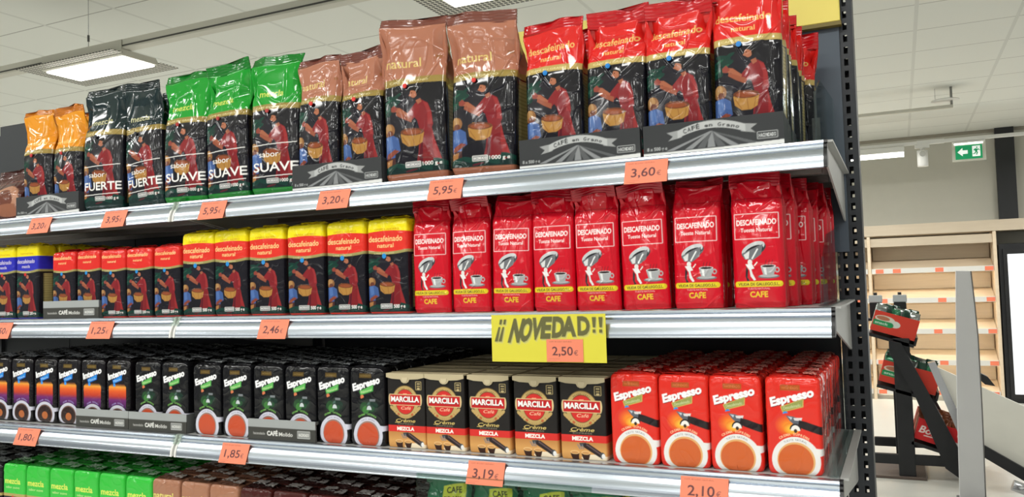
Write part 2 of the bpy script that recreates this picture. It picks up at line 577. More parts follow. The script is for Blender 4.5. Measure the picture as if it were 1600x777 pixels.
def brick_art(kind, asp, nx=104, ny=190):
    """upright ground coffee bricks with the picker picture"""
    if kind in ('green', 'tan', 'brown', 'dark'):
        top = {'green': (52, 190, 62), 'tan': (166, 116, 90), 'brown': (70, 26, 22), 'dark': (28, 26, 28)}[kind]
        a = Art(nx, ny, top, asp)
        picker_picture(a, .02, .52)
        a.rect(0, .50, 1, .545, GOLD)
        a.ell(.45, .49, .04, .04 / asp, (200, 40, 34))
        for k in range(3):
            a.line(.28, .455 - .03 * k, .78, .475 - .03 * k, .03, (196, 190, 120))
        if kind == 'green':
            a.text('mezcla', .45, .70, .085, (222, 232, 96), width=.70, bold=.022)
            a.text('sabor suave', .45, .625, .036, (206, 232, 150), width=.62)
        elif kind == 'tan':
            a.text('natural', .42, .74, .085, (232, 222, 120), width=.74, bold=.016)
        elif kind == 'brown':
            a.text('descafeinado', .45, .64, .07, (214, 180, 110), width=.8, bold=.012)
        else:
            a.text('fuerte', .45, .70, .08, (200, 196, 160), width=.6, bold=.012)
        return a
    top = {'yellow': (222, 52, 40), 'red': (220, 46, 38), 'blue': (44, 46, 176)}[kind]
    a = Art(nx, ny, top, asp)
    if kind == 'red':
        split = .70
    else:
        split = .645
        xs = np.linspace(0, 1, 12)
        y_ = .865 if kind == 'yellow' else .86
        lo = [(x, y_ + .016 * math.sin(math.pi * x) * (1 if kind == 'yellow' else 0)) for x in xs]
        a.poly(lo + [(1, 1), (0, 1)], (240, 222, 20))
        a.text('TUESTE NATURAL' if kind == 'blue' else 'OFERTA AHORRO', .5, .885, .020, (190, 120, 20), width=.60, bold=.008)
    picker_picture(a, .02, split + .01)
    xs = np.linspace(0, 1, 16)
    lo = [(x, split + .002 - .022 * math.sin(math.pi * x)) for x in xs]
    a.poly(lo + [(1, split + .035), (0, split + .035)], (156, 148, 92))
    a.poly([(x, y + .030) for x, y in lo] + [(1, split + .06), (0, split + .06)], top)
    a.text('CAFÉ MOLIDO', .42, split - .012, .013, (222, 216, 170), width=.5)
    a.ell(.42, split - .035, .052, .052 / asp, (44, 138, 208) if kind != 'blue' else (200, 44, 44))
    tc = (246, 208, 140)
    if kind == 'red':
        a.text('descafeinado', .46, .885, .052, tc, width=.80, bold=.012)
        a.text('natural', .46, .815, .034, tc, width=.34, bold=.008)
    elif kind == 'yellow':
        a.text('descafeinado', .46, .765, .058, tc, width=.84, bold=.014)
        a.text('natural', .46, .700, .044, tc, width=.40, bold=.012)
    else:
        a.text('descafeinado', .46, .765, .052, (214, 206, 220), width=.80, bold=.014)
        a.text('mezcla', .46, .700, .040, (214, 206, 220), width=.36, bold=.012)
    brand_box(a, .32, .055, .60, .10)
    a.text('500 g e' if kind == 'yellow' else '250 g e', .78, .058, .036, WHITE, width=.28, bold=.02)
    return a

def cup(a, cx, cy, rx, ry, ring, rim, coffee, handle=True, inner=.72, mid=None):
    if handle:
        a.poly([(cx + rx * .8, cy + ry * .55), (cx + rx * 1.22, cy + ry * .52), (cx + rx * 1.22, cy + ry * .28), (cx + rx * .8, cy + ry * .18)], ring)
    a.ell(cx, cy, rx, ry, ring)
    a.ell(cx, cy, rx * (inner + .06), ry * (inner + .06), rim)
    a.ell(cx - rx * .02, cy - ry * .03, rx * inner, ry * inner, coffee)
    if mid:
        a.ell(cx, cy - ry * .08, rx * .30, ry * .30, mid)

def espresso_art(kind, asp, nx=104, ny=190):
    bgc = {'red': (222, 48, 36), 'black': (17, 17, 20), 'intenso': (18, 15, 18)}[kind]
    a = Art(nx, ny, bgc, asp)
    gx = (.28, .64) if kind != 'intenso' else (.28, .66)
    a.rect(gx[0], .868, gx[1], .928, {'red': (176, 84, 34), 'black': (84, 66, 30), 'intenso': (92, 74, 32)}[kind])
    a.text('HACENDADO', sum(gx) / 2, .885, .024, {'red': (224, 130, 70), 'black': (150, 124, 66), 'intenso': (156, 130, 70)}[kind], width=.30)
    word = 'Intenso' if kind == 'intenso' else 'Espresso'
    sh = {'red': (120, 20, 20), 'black': (60, 64, 70), 'intenso': (60, 60, 70)}[kind]
    if kind == 'intenso':
        im = vgrad([(.30, (70, 24, 84)), (.40, (110, 40, 110)), (.46, (190, 60, 40)), (.54, (226, 96, 36)), (.60, (236, 160, 60)), (.645, (60, 30, 26))])
        a.poly([(.12, .28), (.86, .28), (.86, .60), (.78, .645), (.24, .645), (.12, .60)], im)
    a.text(word, .115, .692, .084, sh, width=.80, bold=.04, shear=.12, rot=15, align='l')
    a.text(word, .10, .70, .084, (244, 244, 246), width=.82, bold=.05, shear=.12, rot=15, align='l')
    if kind == 'red':
        ban, be, dt = (150, 156, 84), (196, 170, 90), (44, 140, 214)
    elif kind == 'black':
        ban, be, dt = (98, 184, 92), (60, 130, 60), (210, 120, 80)
    else:
        ban, be, dt = (44, 140, 222), (30, 90, 180), (60, 150, 230)
    a.poly([(.27, .70), (.70, .79), (.69, .70), (.31, .64)], be)
    a.poly([(.29, .695), (.68, .778), (.67, .71), (.33, .652)], ban)
    a.text('Descafeinado' if kind == 'red' else ('Natural' if kind == 'black' else 'Mezcla'), .33, .668, .030, (210, 220, 170) if kind != 'intenso' else (180, 214, 246), width=.32, rot=13, align='l', shear=.1)
    a.ell(.36, .625, .05, .05 / asp, dt)
    if kind == 'red':
        a.ell(.42, .51, .26, .125, radial(.40, .50, .26, .125, (248, 170, 40), (222, 48, 36), 1.1)); a.ell(.46, .475, .15, .06, radial(.46, .47, .15, .06, (250, 204, 70), (236, 130, 36), 1.4))
        a.poly([(.36, .61), (.50, .60), (.64, .57), (.66, .53), (.52, .51), (.44, .55)], (92, 98, 108))
        a.poly([(.40, .60), (.48, .59), (.46, .565)], (196, 204, 214)); a.poly([(.50, .585), (.66, .59), (.64, .555), (.52, .56)], (222, 214, 214))
        a.poly([(.60, .565), (.72, .55), (1, .50), (1, .415), (.66, .475), (.58, .50)], (34, 26, 28))
        a.ell(.53, .465, .105, .062, (30, 30, 34), a0=0, a1=180); a.ell(.53, .455, .085, .055, (240, 236, 230), a0=0, a1=180)
        a.ell(.53, .452, .03, .02, (60, 40, 30))
        a.arc_text('CREMA SUPREMA', .5, .18, .42, .225, .024, (246, 190, 150), 128, 52, .03)
        cup(a, .52, .145, .44, .245, (232, 230, 228), (226, 172, 110), (206, 98, 46))
        a.arc_text('TUESTE NATURAL', .52, .145, .375, .205, .020, (140, 140, 150), 122, 58, .01)
    elif kind == 'black':
        a.ell(.56, .50, .36, .13, radial(.56, .50, .36, .13, (40, 84, 56), (17, 17, 20), .9))
        for (x, y, rx, ry, r, c) in ((.40, .50, .12, .05, 50, (34, 74, 40)), (.46, .46, .10, .05, 20, (62, 120, 56)), (.62, .49, .10, .05, -40, (34, 78, 46)), (.56, .52, .08, .03, 80, (70, 100, 90)), (.70, .53, .12, .03, -10, (24, 50, 40))):
            a.ell(x, y, rx, ry, c, r)
        a.ell(.56, .47, .085, .055, (28, 34, 34), a0=0, a1=180); a.ell(.56, .462, .07, .052, (196, 206, 208), a0=0, a1=180)
        a.rect(.58, .57, .74, .60, (120, 126, 130))
        a.arc_text('CREMA INTENSA', .5, .18, .42, .215, .022, (120, 180, 90), 126, 54, .03)
        cup(a, .52, .135, .42, .235, (206, 206, 220), (150, 120, 110), (196, 78, 46))
        a.arc_text('TUESTE NATURAL', .52, .135, .36, .198, .018, (120, 120, 140), 122, 58, .01)
    else:
        a.arc_text('CREMA INTENSA', .5, .12, .42, .225, .022, (150, 130, 190), 124, 56, .03)
        cup(a, .5, .125, .44, .20, (200, 200, 214), (120, 90, 80), (46, 26, 24), mid=(178, 100, 52))
    return a

def marcilla_art(asp, nx=112, ny=190):
    a = Art(nx, ny, (24, 20, 18), asp)
    gold, red = (188, 160, 100), (206, 44, 38)
    a.ell(.48, .625, .355, .232, (110, 88, 48)); a.ell(.48, .625, .34, .222, gold)
    a.ell(.48, .63, .26, .175, (120, 60, 36)); a.ell(.48, .63, .245, .165, red)
    for s in (-1, 1):
        for k in range(4):
            a.ell(.48 + s * (.36 - .05 * k), .545 - .025 * k, .055, .022, gold, s * (40 - 14 * k))
            a.ell(.48 + s * (.33 - .05 * k), .52 - .02 * k, .035, .016, (186, 96, 52), s * 30)
    a.arc_text('DESDE 1907', .48, .625, .285, .178, .018, (74, 52, 28), 128, 52, .02)
    a.arc_text('SELECCION', .48, .625, .31, .196, .014, (84, 60, 34), 236, 304, .01)
    a.rect(.43, .735, .53, .748, (240, 150, 120))
    for cx in (.07, .89):
        a.ell(cx, .66, .035, .075, (214, 190, 140))
    a.poly([(.06, .58), (.90, .58), (.90, .735), (.06, .735)], (214, 190, 140))
    a.poly([(.075, .59), (.885, .59), (.885, .725), (.075, .725)], (188, 24, 28))
    a.text('MARCILLA', .48, .625, .068, (90, 10, 14), width=.75, bold=.04)
    a.text('MARCILLA', .475, .632, .068, (248, 246, 242), width=.75, bold=.035)
    a.text('Café', .49, .525, .040, (246, 206, 170), width=.26, shear=.3)
    a.frame(.77, .80, .91, .91, .014, (176, 158, 110))
    a.rect(.80, .875, .88, .89, (196, 178, 130)); a.rect(.80, .835, .88, .86, (150, 132, 90)); a.ell(.84, .815, .04, .012, (196, 178, 130))
    a.text('Crème', .47, .350, .044, (212, 186, 110), width=.52, shear=.45, bold=.012)
    a.line(.20, .343, .34, .347, .012, (212, 186, 110))
    a.text('EXPRESS', .48, .318, .018, (120, 112, 96), width=.42, bold=.02)
    a.rect(0, .215, 1, .305, (212, 46, 40))
    a.text('MEZCLA', .48, .238, .044, (248, 240, 232), width=.46, bold=.05)
    a.rect(0, 0, 1, .215, vgrad([(0, (206, 150, 86)), (.10, (216, 160, 92)), (.215, (188, 130, 70))]))
    a.ell(.75, .02, .32, .05, (244, 228, 200))
    for cx in (.30, .54):
        a.poly([(cx - .10, .085), (cx + .10, .085), (cx + .07, .0), (cx - .07, .0)], (58, 32, 22))
        a.ell(cx, .088, .10, .024, (232, 190, 130)); a.ell(cx, .086, .08, .015, (206, 150, 90))
    a.poly([(.40, .205), (.56, .215), (.54, .16), (.44, .165)], (60, 62, 66))
    for k in range(3):
        a.line(.36 + .05 * k, .19, .42 + .04 * k, .13, .02, (120, 124, 130))
    a.poly([(.50, .20), (.60, .205), (.90, .095), (.92, .05), (.84, .04), (.50, .155)], (38, 26, 28))
    a.line(.56, .19, .86, .08, .03, (96, 76, 78))
    a.ell(.90, .062, .055, .042, (70, 72, 78)); a.ell(.92, .055, .040, .032, (240, 240, 240))
    return a

def brasil_art(asp, nx=96, ny=180):
    a = Art(nx, ny, (18, 112, 74), asp)
    a.poly([(.40, .935), (.90, .97), (.90, .80), (.40, .765)], (228, 228, 66))
    a.text('CAFE', .645, .885, .044, (48, 52, 24), width=.34, bold=.03, rot=5)
    a.text('BRASIL', .645, .812, .044, (48, 52, 24), width=.42, bold=.03, rot=5)
    a.ell(.4, .40, .26, .15, (214, 206, 60)); a.ell(.4, .40, .15, .08, (34, 60, 140))
    return a

def pouch_brown_art(asp, nx=70, ny=80):
    a = Art(nx, ny, (74, 36, 32), asp)
    a.ell(.62, .42, .34, .30, (176, 126, 100)); a.ell(.60, .44, .22, .20, (110, 64, 50))
    a.ell(.72, .20, .40, .14, (150, 96, 72)); a.text('A', .42, .36, .16, WHITE, bold=.04)
    a.line(.1, .80, .8, .82, .02, (120, 70, 60))
    return a

# ------------------------------------------------------------------ helpers: noise and pack meshes
def vnoise(x, y, seed):
    r = np.random.RandomState(seed).rand(97, 97)
    xi, yi = np.floor(x).astype(int), np.floor(y).astype(int)
    fx, fy = x - xi, y - yi
    fx = fx * fx * (3 - 2 * fx)
    fy = fy * fy * (3 - 2 * fy)
    g = lambda i, j: r[np.mod(i, 97), np.mod(j, 97)]
    return (g(xi, yi) * (1 - fx) + g(xi + 1, yi) * fx) * (1 - fy) + (g(xi, yi + 1) * (1 - fx) + g(xi + 1, yi + 1) * fx) * fy

def crumple(u, v, seed, k=1.0):
    """soft dents and sharp film creases, roughly in [-1, 1]"""
    u, v = u * .8, v * .8
    q = u + .35 * vnoise(u * 2.1 * k, v * 2.1 * k, seed + 5)
    w = v + .35 * vnoise(u * 2.3 * k + 9, v * 2.3 * k + 4, seed + 6)
    soft = vnoise(q * 3 * k, w * 3 * k, seed) - .5 + .5 * (vnoise(q * 7 * k, w * 7 * k, seed + 1) - .5)
    rid = 1 - np.abs(2 * vnoise(q * 4.5 * k + 3, w * 4.5 * k + 8, seed + 2) - 1)
    rid2 = 1 - np.abs(2 * vnoise(q * 9 * k - w * 3 * k, w * 7 * k, seed + 3) - 1)
    return soft * .9 + .55 * rid ** 7 - .12 * rid2 ** 8

def creases(x, z, segs):
    """sharp raised tension lines of the film; x, z and the segments in metres"""
    out = np.zeros(np.broadcast(x, z).shape)
    for (x0, z0, x1, z1, amp, sg) in segs:
        dx_, dz_ = x1 - x0, z1 - z0
        L2 = dx_ * dx_ + dz_ * dz_
        q = ((x - x0) * dx_ + (z - z0) * dz_) / L2
        L = math.sqrt(L2)
        off = ((x - x0) * dz_ - (z - z0) * dx_) / L + .004 * np.sin(q * 4 + amp * 3000)
        f = np.where((q > 0) & (q < 1), np.sin(np.pi * np.clip(q, 0, 1)) ** .6, 0)
        out += amp * f * np.exp(-(off / sg) ** 2)
    return out

def sstep(a, b, x):
    t = np.clip((x - a) / (b - a), 0, 1)
    return t * t * (3 - 2 * t)

def grid_mesh(name, V, Cc, caps=True, capcol=None):
    """closed rings: V (rows, cols, 3), Cc (rows, cols, 3)"""
    nr, nc = V.shape[:2]
    vs = V.reshape(-1, 3)
    cs = Cc.reshape(-1, 3)
    i = np.arange(nr - 1)[:, None] * nc
    j = np.arange(nc)[None, :]
    jn = (j + 1) % nc
    q = np.stack([i + j, i + jn, i + nc + jn, i + nc + j], -1).reshape(-1, 4)
    loops = [q.reshape(-1)]
    tot = [np.full(len(q), 4)]
    if caps:
        extra = []
        vs = np.vstack([vs, V[0].mean(0), V[-1].mean(0)])
        cs = np.vstack([cs, Cc[0].mean(0), Cc[-1].mean(0)])
        n0 = nr * nc
        jj = np.arange(nc)
        t0 = np.stack([(jj + 1) % nc, jj, np.full(nc, n0)], 1)
        t1 = np.stack([(nr - 1) * nc + jj, (nr - 1) * nc + (jj + 1) % nc, np.full(nc, n0 + 1)], 1)
        loops += [t0.reshape(-1), t1.reshape(-1)]
        tot += [np.full(nc, 3), np.full(nc, 3)]
    loops = np.concatenate(loops).astype(np.int32)
    tot = np.concatenate(tot).astype(np.int32)
    return raw_mesh(name, vs, loops, tot, cs)

def raw_mesh(name, vs, loops, tot, cs, smooth=True):
    me = bpy.data.meshes.new(name)
    me.vertices.add(len(vs))
    me.vertices.foreach_set('co', np.ascontiguousarray(vs, np.float32).reshape(-1))
    me.loops.add(len(loops))
    me.loops.foreach_set('vertex_index', loops)
    me.polygons.add(len(tot))
    me.polygons.foreach_set('loop_start', np.concatenate([[0], np.cumsum(tot)[:-1]]).astype(np.int32))
    me.polygons.foreach_set('loop_total', tot)
    me.polygons.foreach_set('use_smooth', np.full(len(tot), smooth))
    at = me.color_attributes.new('art', 'FLOAT_COLOR', 'POINT')
    c4 = np.ones((len(vs), 4), np.float32)
    c4[:, :3] = cs
    at.data.foreach_set('color', c4.reshape(-1))
    me.update(calc_edges=True)
    me.validate()
    return me

def join_raw(name, parts):
    """several (mesh) into one mesh data block, keeping the art colours"""
    vs, lp, tt, cs, b = [], [], [], [], 0
    for me in parts:
        n = len(me.vertices)
        co = np.zeros(n * 3, np.float32); me.vertices.foreach_get('co', co)
        c = np.zeros(n * 4, np.float32); me.color_attributes['art'].data.foreach_get('color', c)
        l = np.zeros(len(me.loops), np.int32); me.loops.foreach_get('vertex_index', l)
        t = np.zeros(len(me.polygons), np.int32); me.polygons.foreach_get('loop_total', t)
        vs.append(co.reshape(-1, 3)); cs.append(c.reshape(-1, 4)[:, :3]); lp.append(l + b); tt.append(t)
        b += n
    return raw_mesh(name, np.vstack(vs), np.concatenate(lp), np.concatenate(tt), np.vstack(cs))

def ring_params(nu, ns, nb):
    """u across the front (left to right), then right side, back, left side"""
    fu = (np.arange(nu) + .5) / nu
    su = (np.arange(ns) + .5) / ns
    bu = (np.arange(nb) + .5) / nb
    face = np.concatenate([np.zeros(nu), np.ones(ns), np.full(nb, 2), np.full(ns, 3)])
    par = np.concatenate([fu, su, bu, su])
    return face.astype(int), par

def side_colours(g, face, par, panel=None):
    """colours of all the ring columns for every row from the front art grid g (ny, nx, 3)"""
    ny = g.shape[0]
    edge = g[:, [-1, -2, -3, 0, 1, 2]].mean(1)
    out = np.empty((ny, len(face), 3))
    out[:, face == 0] = g
    for k in (1, 2, 3):
        out[:, face == k] = edge[:, None, :]
    if panel is not None:                      # ingredients panel printed down the side gusset
        split, colr, dark = panel
        rows = np.arange(ny) / ny
        m = (rows < split - .02) & (rows > .06)
        for k in (1, 3):
            cc = np.where(face == k)[0]
            p = par[cc]
            inner = cc[(p > .2) & (p < .8)]
            edgec = cc[(p <= .2) | (p >= .8)]
            for r_ in np.where(m)[0]:
                out[r_, inner] = lin(colr) * (0.72 if (r_ // 2) % 3 == 0 else 1.0)
                out[r_, edgec] = lin(dark)
    return out

def bag_meshes(name, art, w, d, h, seed, lean=0.0, sealh=.018, ts=.60, amp=1.0, sealcol=None, panel=None, slant=0.0, flare=.03, curl=0.3):
    """block bottom pouch narrowing to a crimped seal; returns (pouch, seal) meshes, base centre at the origin"""
    g = art.grid()
    ny, nx = g.shape[:2]
    ns, nb = 10, 10
    face, par = ring_params(nx, ns, nb)
    t = (np.arange(ny) + .5) / ny
    t = np.concatenate([[0], t[1:-1], [1]])
    T = t[:, None]
    s = sstep(ts, 1.0, T) ** 0.9
    tuck = sstep(0, .05, T)
    D = (d * (1 - s) + .006 * s) * (.90 + .10 * tuck)
    Wd = w * (1 + flare * s) * (.965 + .035 * tuck)
    yc = lean * s ** 1.3
    P = np.empty((ny, len(face), 3))
    r = np.minimum(.011, D * .45)
    u = par[None, :]
    X = np.empty((ny, len(face))); Y = np.empty_like(X)
    for k in range(4):
        m = face == k
        pk = u[:, m]
        if k in (0, 2):
            xx = (pk - .5) * Wd
            e = np.minimum(pk, 1 - pk) * Wd
            dep = np.where(e < r, r - np.sqrt(np.maximum(0, r ** 2 - (r - e) ** 2)), 0)
            bul = .008 * np.sin(np.pi * pk) * np.sin(np.pi * np.clip(T * 1.15, 0, 1))
            f = -(D / 2 - dep + bul)
            if k == 2:
                xx, f = -xx, -f
            X[:, m], Y[:, m] = xx, f + yc
        else:
            yy = (pk - .5) * (D - 1.2 * r)
            gus = np.sin(np.pi * pk) * (.004 + .55 * d * .5 * s * (1 - s) * 2.0)
            xx = Wd / 2 - gus
            if k == 3:
                xx, yy = -xx, -yy
            X[:, m], Y[:, m] = xx, yy + yc
    # crumples
    uu = np.where(face == 0, par, np.where(face == 1, 1 + par * .5, np.where(face == 2, 1.5 + par, 2.5 + par * .5)))[None, :] + 0 * T
    asp = h / w
    n1 = crumple(uu * 1.0, T * asp + 0 * uu, seed)
    A = amp * (.0011 + .0022 * np.exp(-((T - (ts + .18)) / .17) ** 2) + .0018 * np.exp(-(T / .10) ** 2))
    A = A * (1 - .85 * sstep(.93, 1, T))
    sgn = np.where(face == 0, -1, np.where(face == 2, 1, 0))[None, :]
    Y += sgn * n1 * A
    rc_ = random.Random(seed * 7 + 3)
    zb = ts * h
    segs = [(-.46 * w, zb + rc_.uniform(.10, .2) * h, rc_.uniform(-.12, .10) * w, zb - rc_.uniform(.02, .10) * h, .0022, .0020),
            (.46 * w, zb + rc_.uniform(.10, .26) * h, rc_.uniform(-.05, .15) * w, zb - rc_.uniform(.02, .10) * h, .0022, .0020),
            (rc_.uniform(.05, .3) * w, h * .93, rc_.uniform(.0, .4) * w, zb + rc_.uniform(-.1, .1) * h, .0020, .0024),
            (rc_.uniform(-.42, -.36) * w, zb, rc_.uniform(-.44, -.36) * w, .12 * h, .0012, .0022),
            (rc_.uniform(.36, .43) * w, zb, rc_.uniform(.36, .44) * w, .15 * h, .0012, .0022)]
    for _ in range(4):
        xa, za = rc_.uniform(-.4, .4) * w, rc_.uniform(.12, .9) * h
        an = rc_.uniform(-.7, .7) + (math.pi / 2 if rc_.random() < .4 else 0)
        ln = rc_.uniform(.12, .3) * w * 1.4
        segs.append((xa, za, xa + ln * math.cos(an), za + ln * math.sin(an), rc_.uniform(.0008, .0017), .0019))
    Y += np.where(face == 0, -1, 0)[None, :] * amp * creases(X, T * h + 0 * X, segs)
    sx = np.where(face == 1, 1, np.where(face == 3, -1, 0))[None, :]
    X += sx * n1 * A * .8
    # shoulder folds: the film draws in towards the gussets near the top corners
    fold = np.exp(-((T - (ts + .22 + .05 * math.sin(seed))) / .09) ** 2)
    Y += np.where(face == 0, 1, 0)[None, :] * fold * .016 * amp * np.clip((np.abs(u - .5) - (.34 - .06 * math.sin(seed * 1.7))) / .14, 0, 1)
    Z = T * h + 0 * u
    Z = Z + slant * (X / w) * s + .003 * np.sin(uu * 5 + seed) * s
    X = X + .004 * amp * np.sin(T * 5 + seed) * s
    P[..., 0], P[..., 1], P[..., 2] = X, Y, Z
    cols = side_colours(g, face, par, panel)
    pouch = grid_mesh(name, P, cols)
    # crimped seal strip
    nk, nrow = 48, 14
    uk = np.linspace(0, 1, nk)
    tt = np.linspace(0, 1, nrow)[:, None]
    Wt = w * (1 + flare)
    wave = (.0035 * np.sin(uk * 7 + seed) + .003 * np.sin(uk * 13 + 2 * seed))[None, :] * amp
    cr = (.0007 * np.sin(tt * 30))
    xs = (uk[None, :] - .5) * Wt * (1 - .0 * tt)
    ang = curl
    base_y = lean + 0 * xs
    yf = base_y + wave * tt + math.sin(ang) * tt * sealh + cr - .0012
    yb = yf + .0026
    zf = h - .006 + tt * (sealh + .006) * math.cos(ang) + slant * (xs / w) + .003 * np.sin(uk * 5 + seed)[None, :] + (.004 * vnoise(uk * 4, uk * 0 + seed, seed)[None, :] * tt)
    xs2 = xs + .004 * math.sin(5 + seed) * amp
    Vf = np.stack([xs2 + 0 * zf, yf, zf], -1)
    Vb = np.stack([(xs2 + 0 * zf)[:, ::-1], yb[:, ::-1], zf[:, ::-1]], -1)
    V = np.concatenate([Vf, Vb], 1)
    sc = lin(sealcol)
    C = np.empty(V.shape)
    C[:] = sc
    C *= (1 + .10 * np.sin(np.linspace(0, 1, nrow) * 30))[:, None, None]
    seal = grid_mesh(name + '_seal', V, C)
    return pouch, seal

def valve_mesh(col):
    mb = MB()
    mb.tube((0, 0, 0), (0, -.0022, 0), .0048, 18, .0042)
    mb.tube((0, -.002, 0), (0, -.0028, 0), .0022, 12)
    return mb.mesh('valve')

def brick_meshes(name, art, w, d, h, seed, amp=1.0, rc=.006, topcol=None, side=None, foldcol=None, endcol=None):
    """vacuum packed brick: rounded block with a wrinkled film and a folded top"""
    g = art.grid()
    ny, nx = g.shape[:2]
    ns, nb = 8, 10
    face, par = ring_params(nx, ns, nb)
    t = np.concatenate([[0], ((np.arange(ny) + .5) / ny)[1:-1], [1]])
    T = t[:, None]
    u = par[None, :]
    inset = rc * .6 * (np.exp(-T * h / .004) + np.exp(-(1 - T) * h / .004))
    X = np.empty((ny, len(face))); Y = np.empty_like(X)
    r = rc
    for k in range(4):
        m = face == k
        pk = u[:, m]
        if k in (0, 2):
            xx = (pk - .5) * (w - .001)
            e = np.minimum(pk, 1 - pk) * w
            dep = np.where(e < r, r - np.sqrt(np.maximum(0, r ** 2 - (r - e) ** 2)), 0)
            f = -(d / 2 - dep)
            if k == 2:
                xx, f = -xx, -f
            X[:, m], Y[:, m] = xx + 0 * T, f + 0 * T
        else:
            yy = (pk - .5) * (d - 1.6 * r)
            xx = w / 2 + 0 * pk
            if k == 3:
                xx, yy = -xx, -yy
            X[:, m], Y[:, m] = xx + 0 * T, yy + 0 * T
    uu = np.where(face == 0, par, np.where(face == 1, 1 + par * .5, np.where(face == 2, 1.5 + par, 2.5 + par * .5)))[None, :] + 0 * T
    n1 = crumple(uu, T * h / w + 0 * uu, seed, 1.3)
    A = amp * (.0008 + .0016 * np.exp(-((1 - T) / .10) ** 2))
    Y += np.where(face == 0, -1, np.where(face == 2, 1, 0))[None, :] * n1 * A
    X += np.where(face == 1, 1, np.where(face == 3, -1, 0))[None, :] * n1 * A * 1.3
    X -= np.sign(X) * inset
    Y -= np.sign(Y) * inset
    Z = T * h + 0 * u
    V = np.stack([X, Y, Z], -1)
    C = side_colours(g, face, par, side)
    # top: rings drawn in towards a centre seam
    tc = lin(topcol) if topcol is not None else g[-1].mean(0)
    rows, cols = [], []
    for k in range(1, 7):
        q = k / 6.0
        Rg = V[-1].copy()
        Rg[:, 0] *= 1 - .55 * q
        Rg[:, 1] *= 1 - .96 * q
        Rg[:, 2] = h + .0025 * math.sin(q * 2.4) + .0016 * crumple(Rg[:, 0] / w * 2 + 1, Rg[:, 1] / w * 2 + 1, seed + 11, 2) * q
        rows.append(Rg)
        cc = np.empty((V.shape[1], 3)); cc[:] = tc
        cols.append(cc)
    V = np.concatenate([V, np.stack(rows)], 0)
    C = np.concatenate([C, np.stack(cols)], 0)
    body = grid_mesh(name, V, C)
    # fold: the film pleated flat over the top with two ears
    fc = lin(foldcol) if foldcol is not None else tc
    nk = 18
    rr = np.random.RandomState(seed)
    tilt = rr.uniform(-.0015, .002)
    parts = []
    def flap(x0, x1, ya, yb, z0, z1, sk):
        uk = np.linspace(0, 1, nk)
        Vr = []
        for q in np.linspace(0, 1, 7):
            yy = ya + (yb - ya) * q
            zz = z0 + (z1 - z0) * q
            xx = x0 + sk * q + (x1 - x0 - 2 * sk * q) * uk
            zk = zz + .0030 * (crumple(uk * 2 + seed, uk * 0 + q * 2, seed + 21, 2.2))
            Vr.append(np.concatenate([np.stack([xx, yy + 0 * xx, zk + .0011], -1), np.stack([xx, yy + 0 * xx, zk], -1)[::-1]]))
        V_ = np.stack(Vr)
        C_ = np.empty(V_.shape); C_[:] = fc
        return grid_mesh('f', V_, C_)
    parts.append(flap(-w * .42, w * .42, -d * .33, d * .08, h + .0006, h + .0042 + tilt, w * .04))
    parts.append(flap(-w * .42, w * .42, d * .38, -d * .06, h + .0006, h + .0066, w * .10))
    if endcol is not None:  # pale flaps: white glints of the folded film put into the colour
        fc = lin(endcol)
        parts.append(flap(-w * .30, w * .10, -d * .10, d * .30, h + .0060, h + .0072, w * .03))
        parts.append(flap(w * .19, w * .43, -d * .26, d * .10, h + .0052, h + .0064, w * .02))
    fold = join_raw(name + '_fold', parts)
    for p_ in parts:
        bpy.data.meshes.remove(p_)
    return body, fold

def flat_print(name, art, w, h, th=.0015):
    """a printed card: front grid facing -y, base edge at z=0, centred in x"""
    g = art.grid()
    ny, nx = g.shape[:2]
    xs = np.linspace(-w / 2, w / 2, nx)
    zs = np.linspace(0, h, ny)
    X, Z = np.meshgrid(xs, zs)
    V = np.stack([X, 0 * X, Z], -1)
    bk = np.stack([X[:, ::-1][:, [0, -1]], 0 * X[:, [0, -1]] + th, Z[:, [0, -1]]], -1)
    V = np.concatenate([V, bk], 1)
    C = np.concatenate([g, g[:, [-1, 0]]], 1)
    me = grid_mesh(name, V, C)
    me.polygons.foreach_set('use_smooth', np.zeros(len(me.polygons), bool))
    return me

# ------------------------------------------------------------------ the room
def tile_mat():
    m = mat('white ceiling tiles', (226, 228, 222), 0.8)
    nt = m.node_tree
    g = nt.nodes.new('ShaderNodeNewGeometry')
    sp = nt.nodes.new('ShaderNodeSeparateXYZ')
    nt.links.new(g.outputs['Position'], sp.inputs[0])
    def dist(out, off, pitch):
        a = nt.nodes.new('ShaderNodeMath'); a.operation = 'SUBTRACT'; a.inputs[1].default_value = off
        nt.links.new(out, a.inputs[0])
        b = nt.nodes.new('ShaderNodeMath'); b.operation = 'PINGPONG'; b.inputs[1].default_value = pitch / 2
        nt.links.new(a.outputs[0], b.inputs[0])
        return b.outputs[0]
    def step(out, w):
        a = nt.nodes.new('ShaderNodeMath'); a.operation = 'LESS_THAN'; a.inputs[1].default_value = w
        nt.links.new(out, a.inputs[0])
        return a.outputs[0]
    dx = dist(sp.outputs[0], 0.27, 0.61)
    dy = dist(sp.outputs[1], 4.935, 0.60)
    lx = step(dx, 0.012)
    ly = step(dy, 0.005)
    m1 = nt.nodes.new('ShaderNodeMix'); m1.data_type = 'RGBA'
    m1.inputs[6].default_value = rgba((226, 228, 222)); m1.inputs[7].default_value = rgba((172, 172, 166))
    nt.links.new(ly, m1.inputs[0])
    m2 = nt.nodes.new('ShaderNodeMix'); m2.data_type = 'RGBA'
    m2.inputs[7].default_value = rgba((212, 214, 208))
    nt.links.new(m1.outputs[2], m2.inputs[6]); nt.links.new(lx, m2.inputs[0])
    nt.links.new(m2.outputs[2], nt.nodes['Principled BSDF'].inputs['Base Color'])
    return m

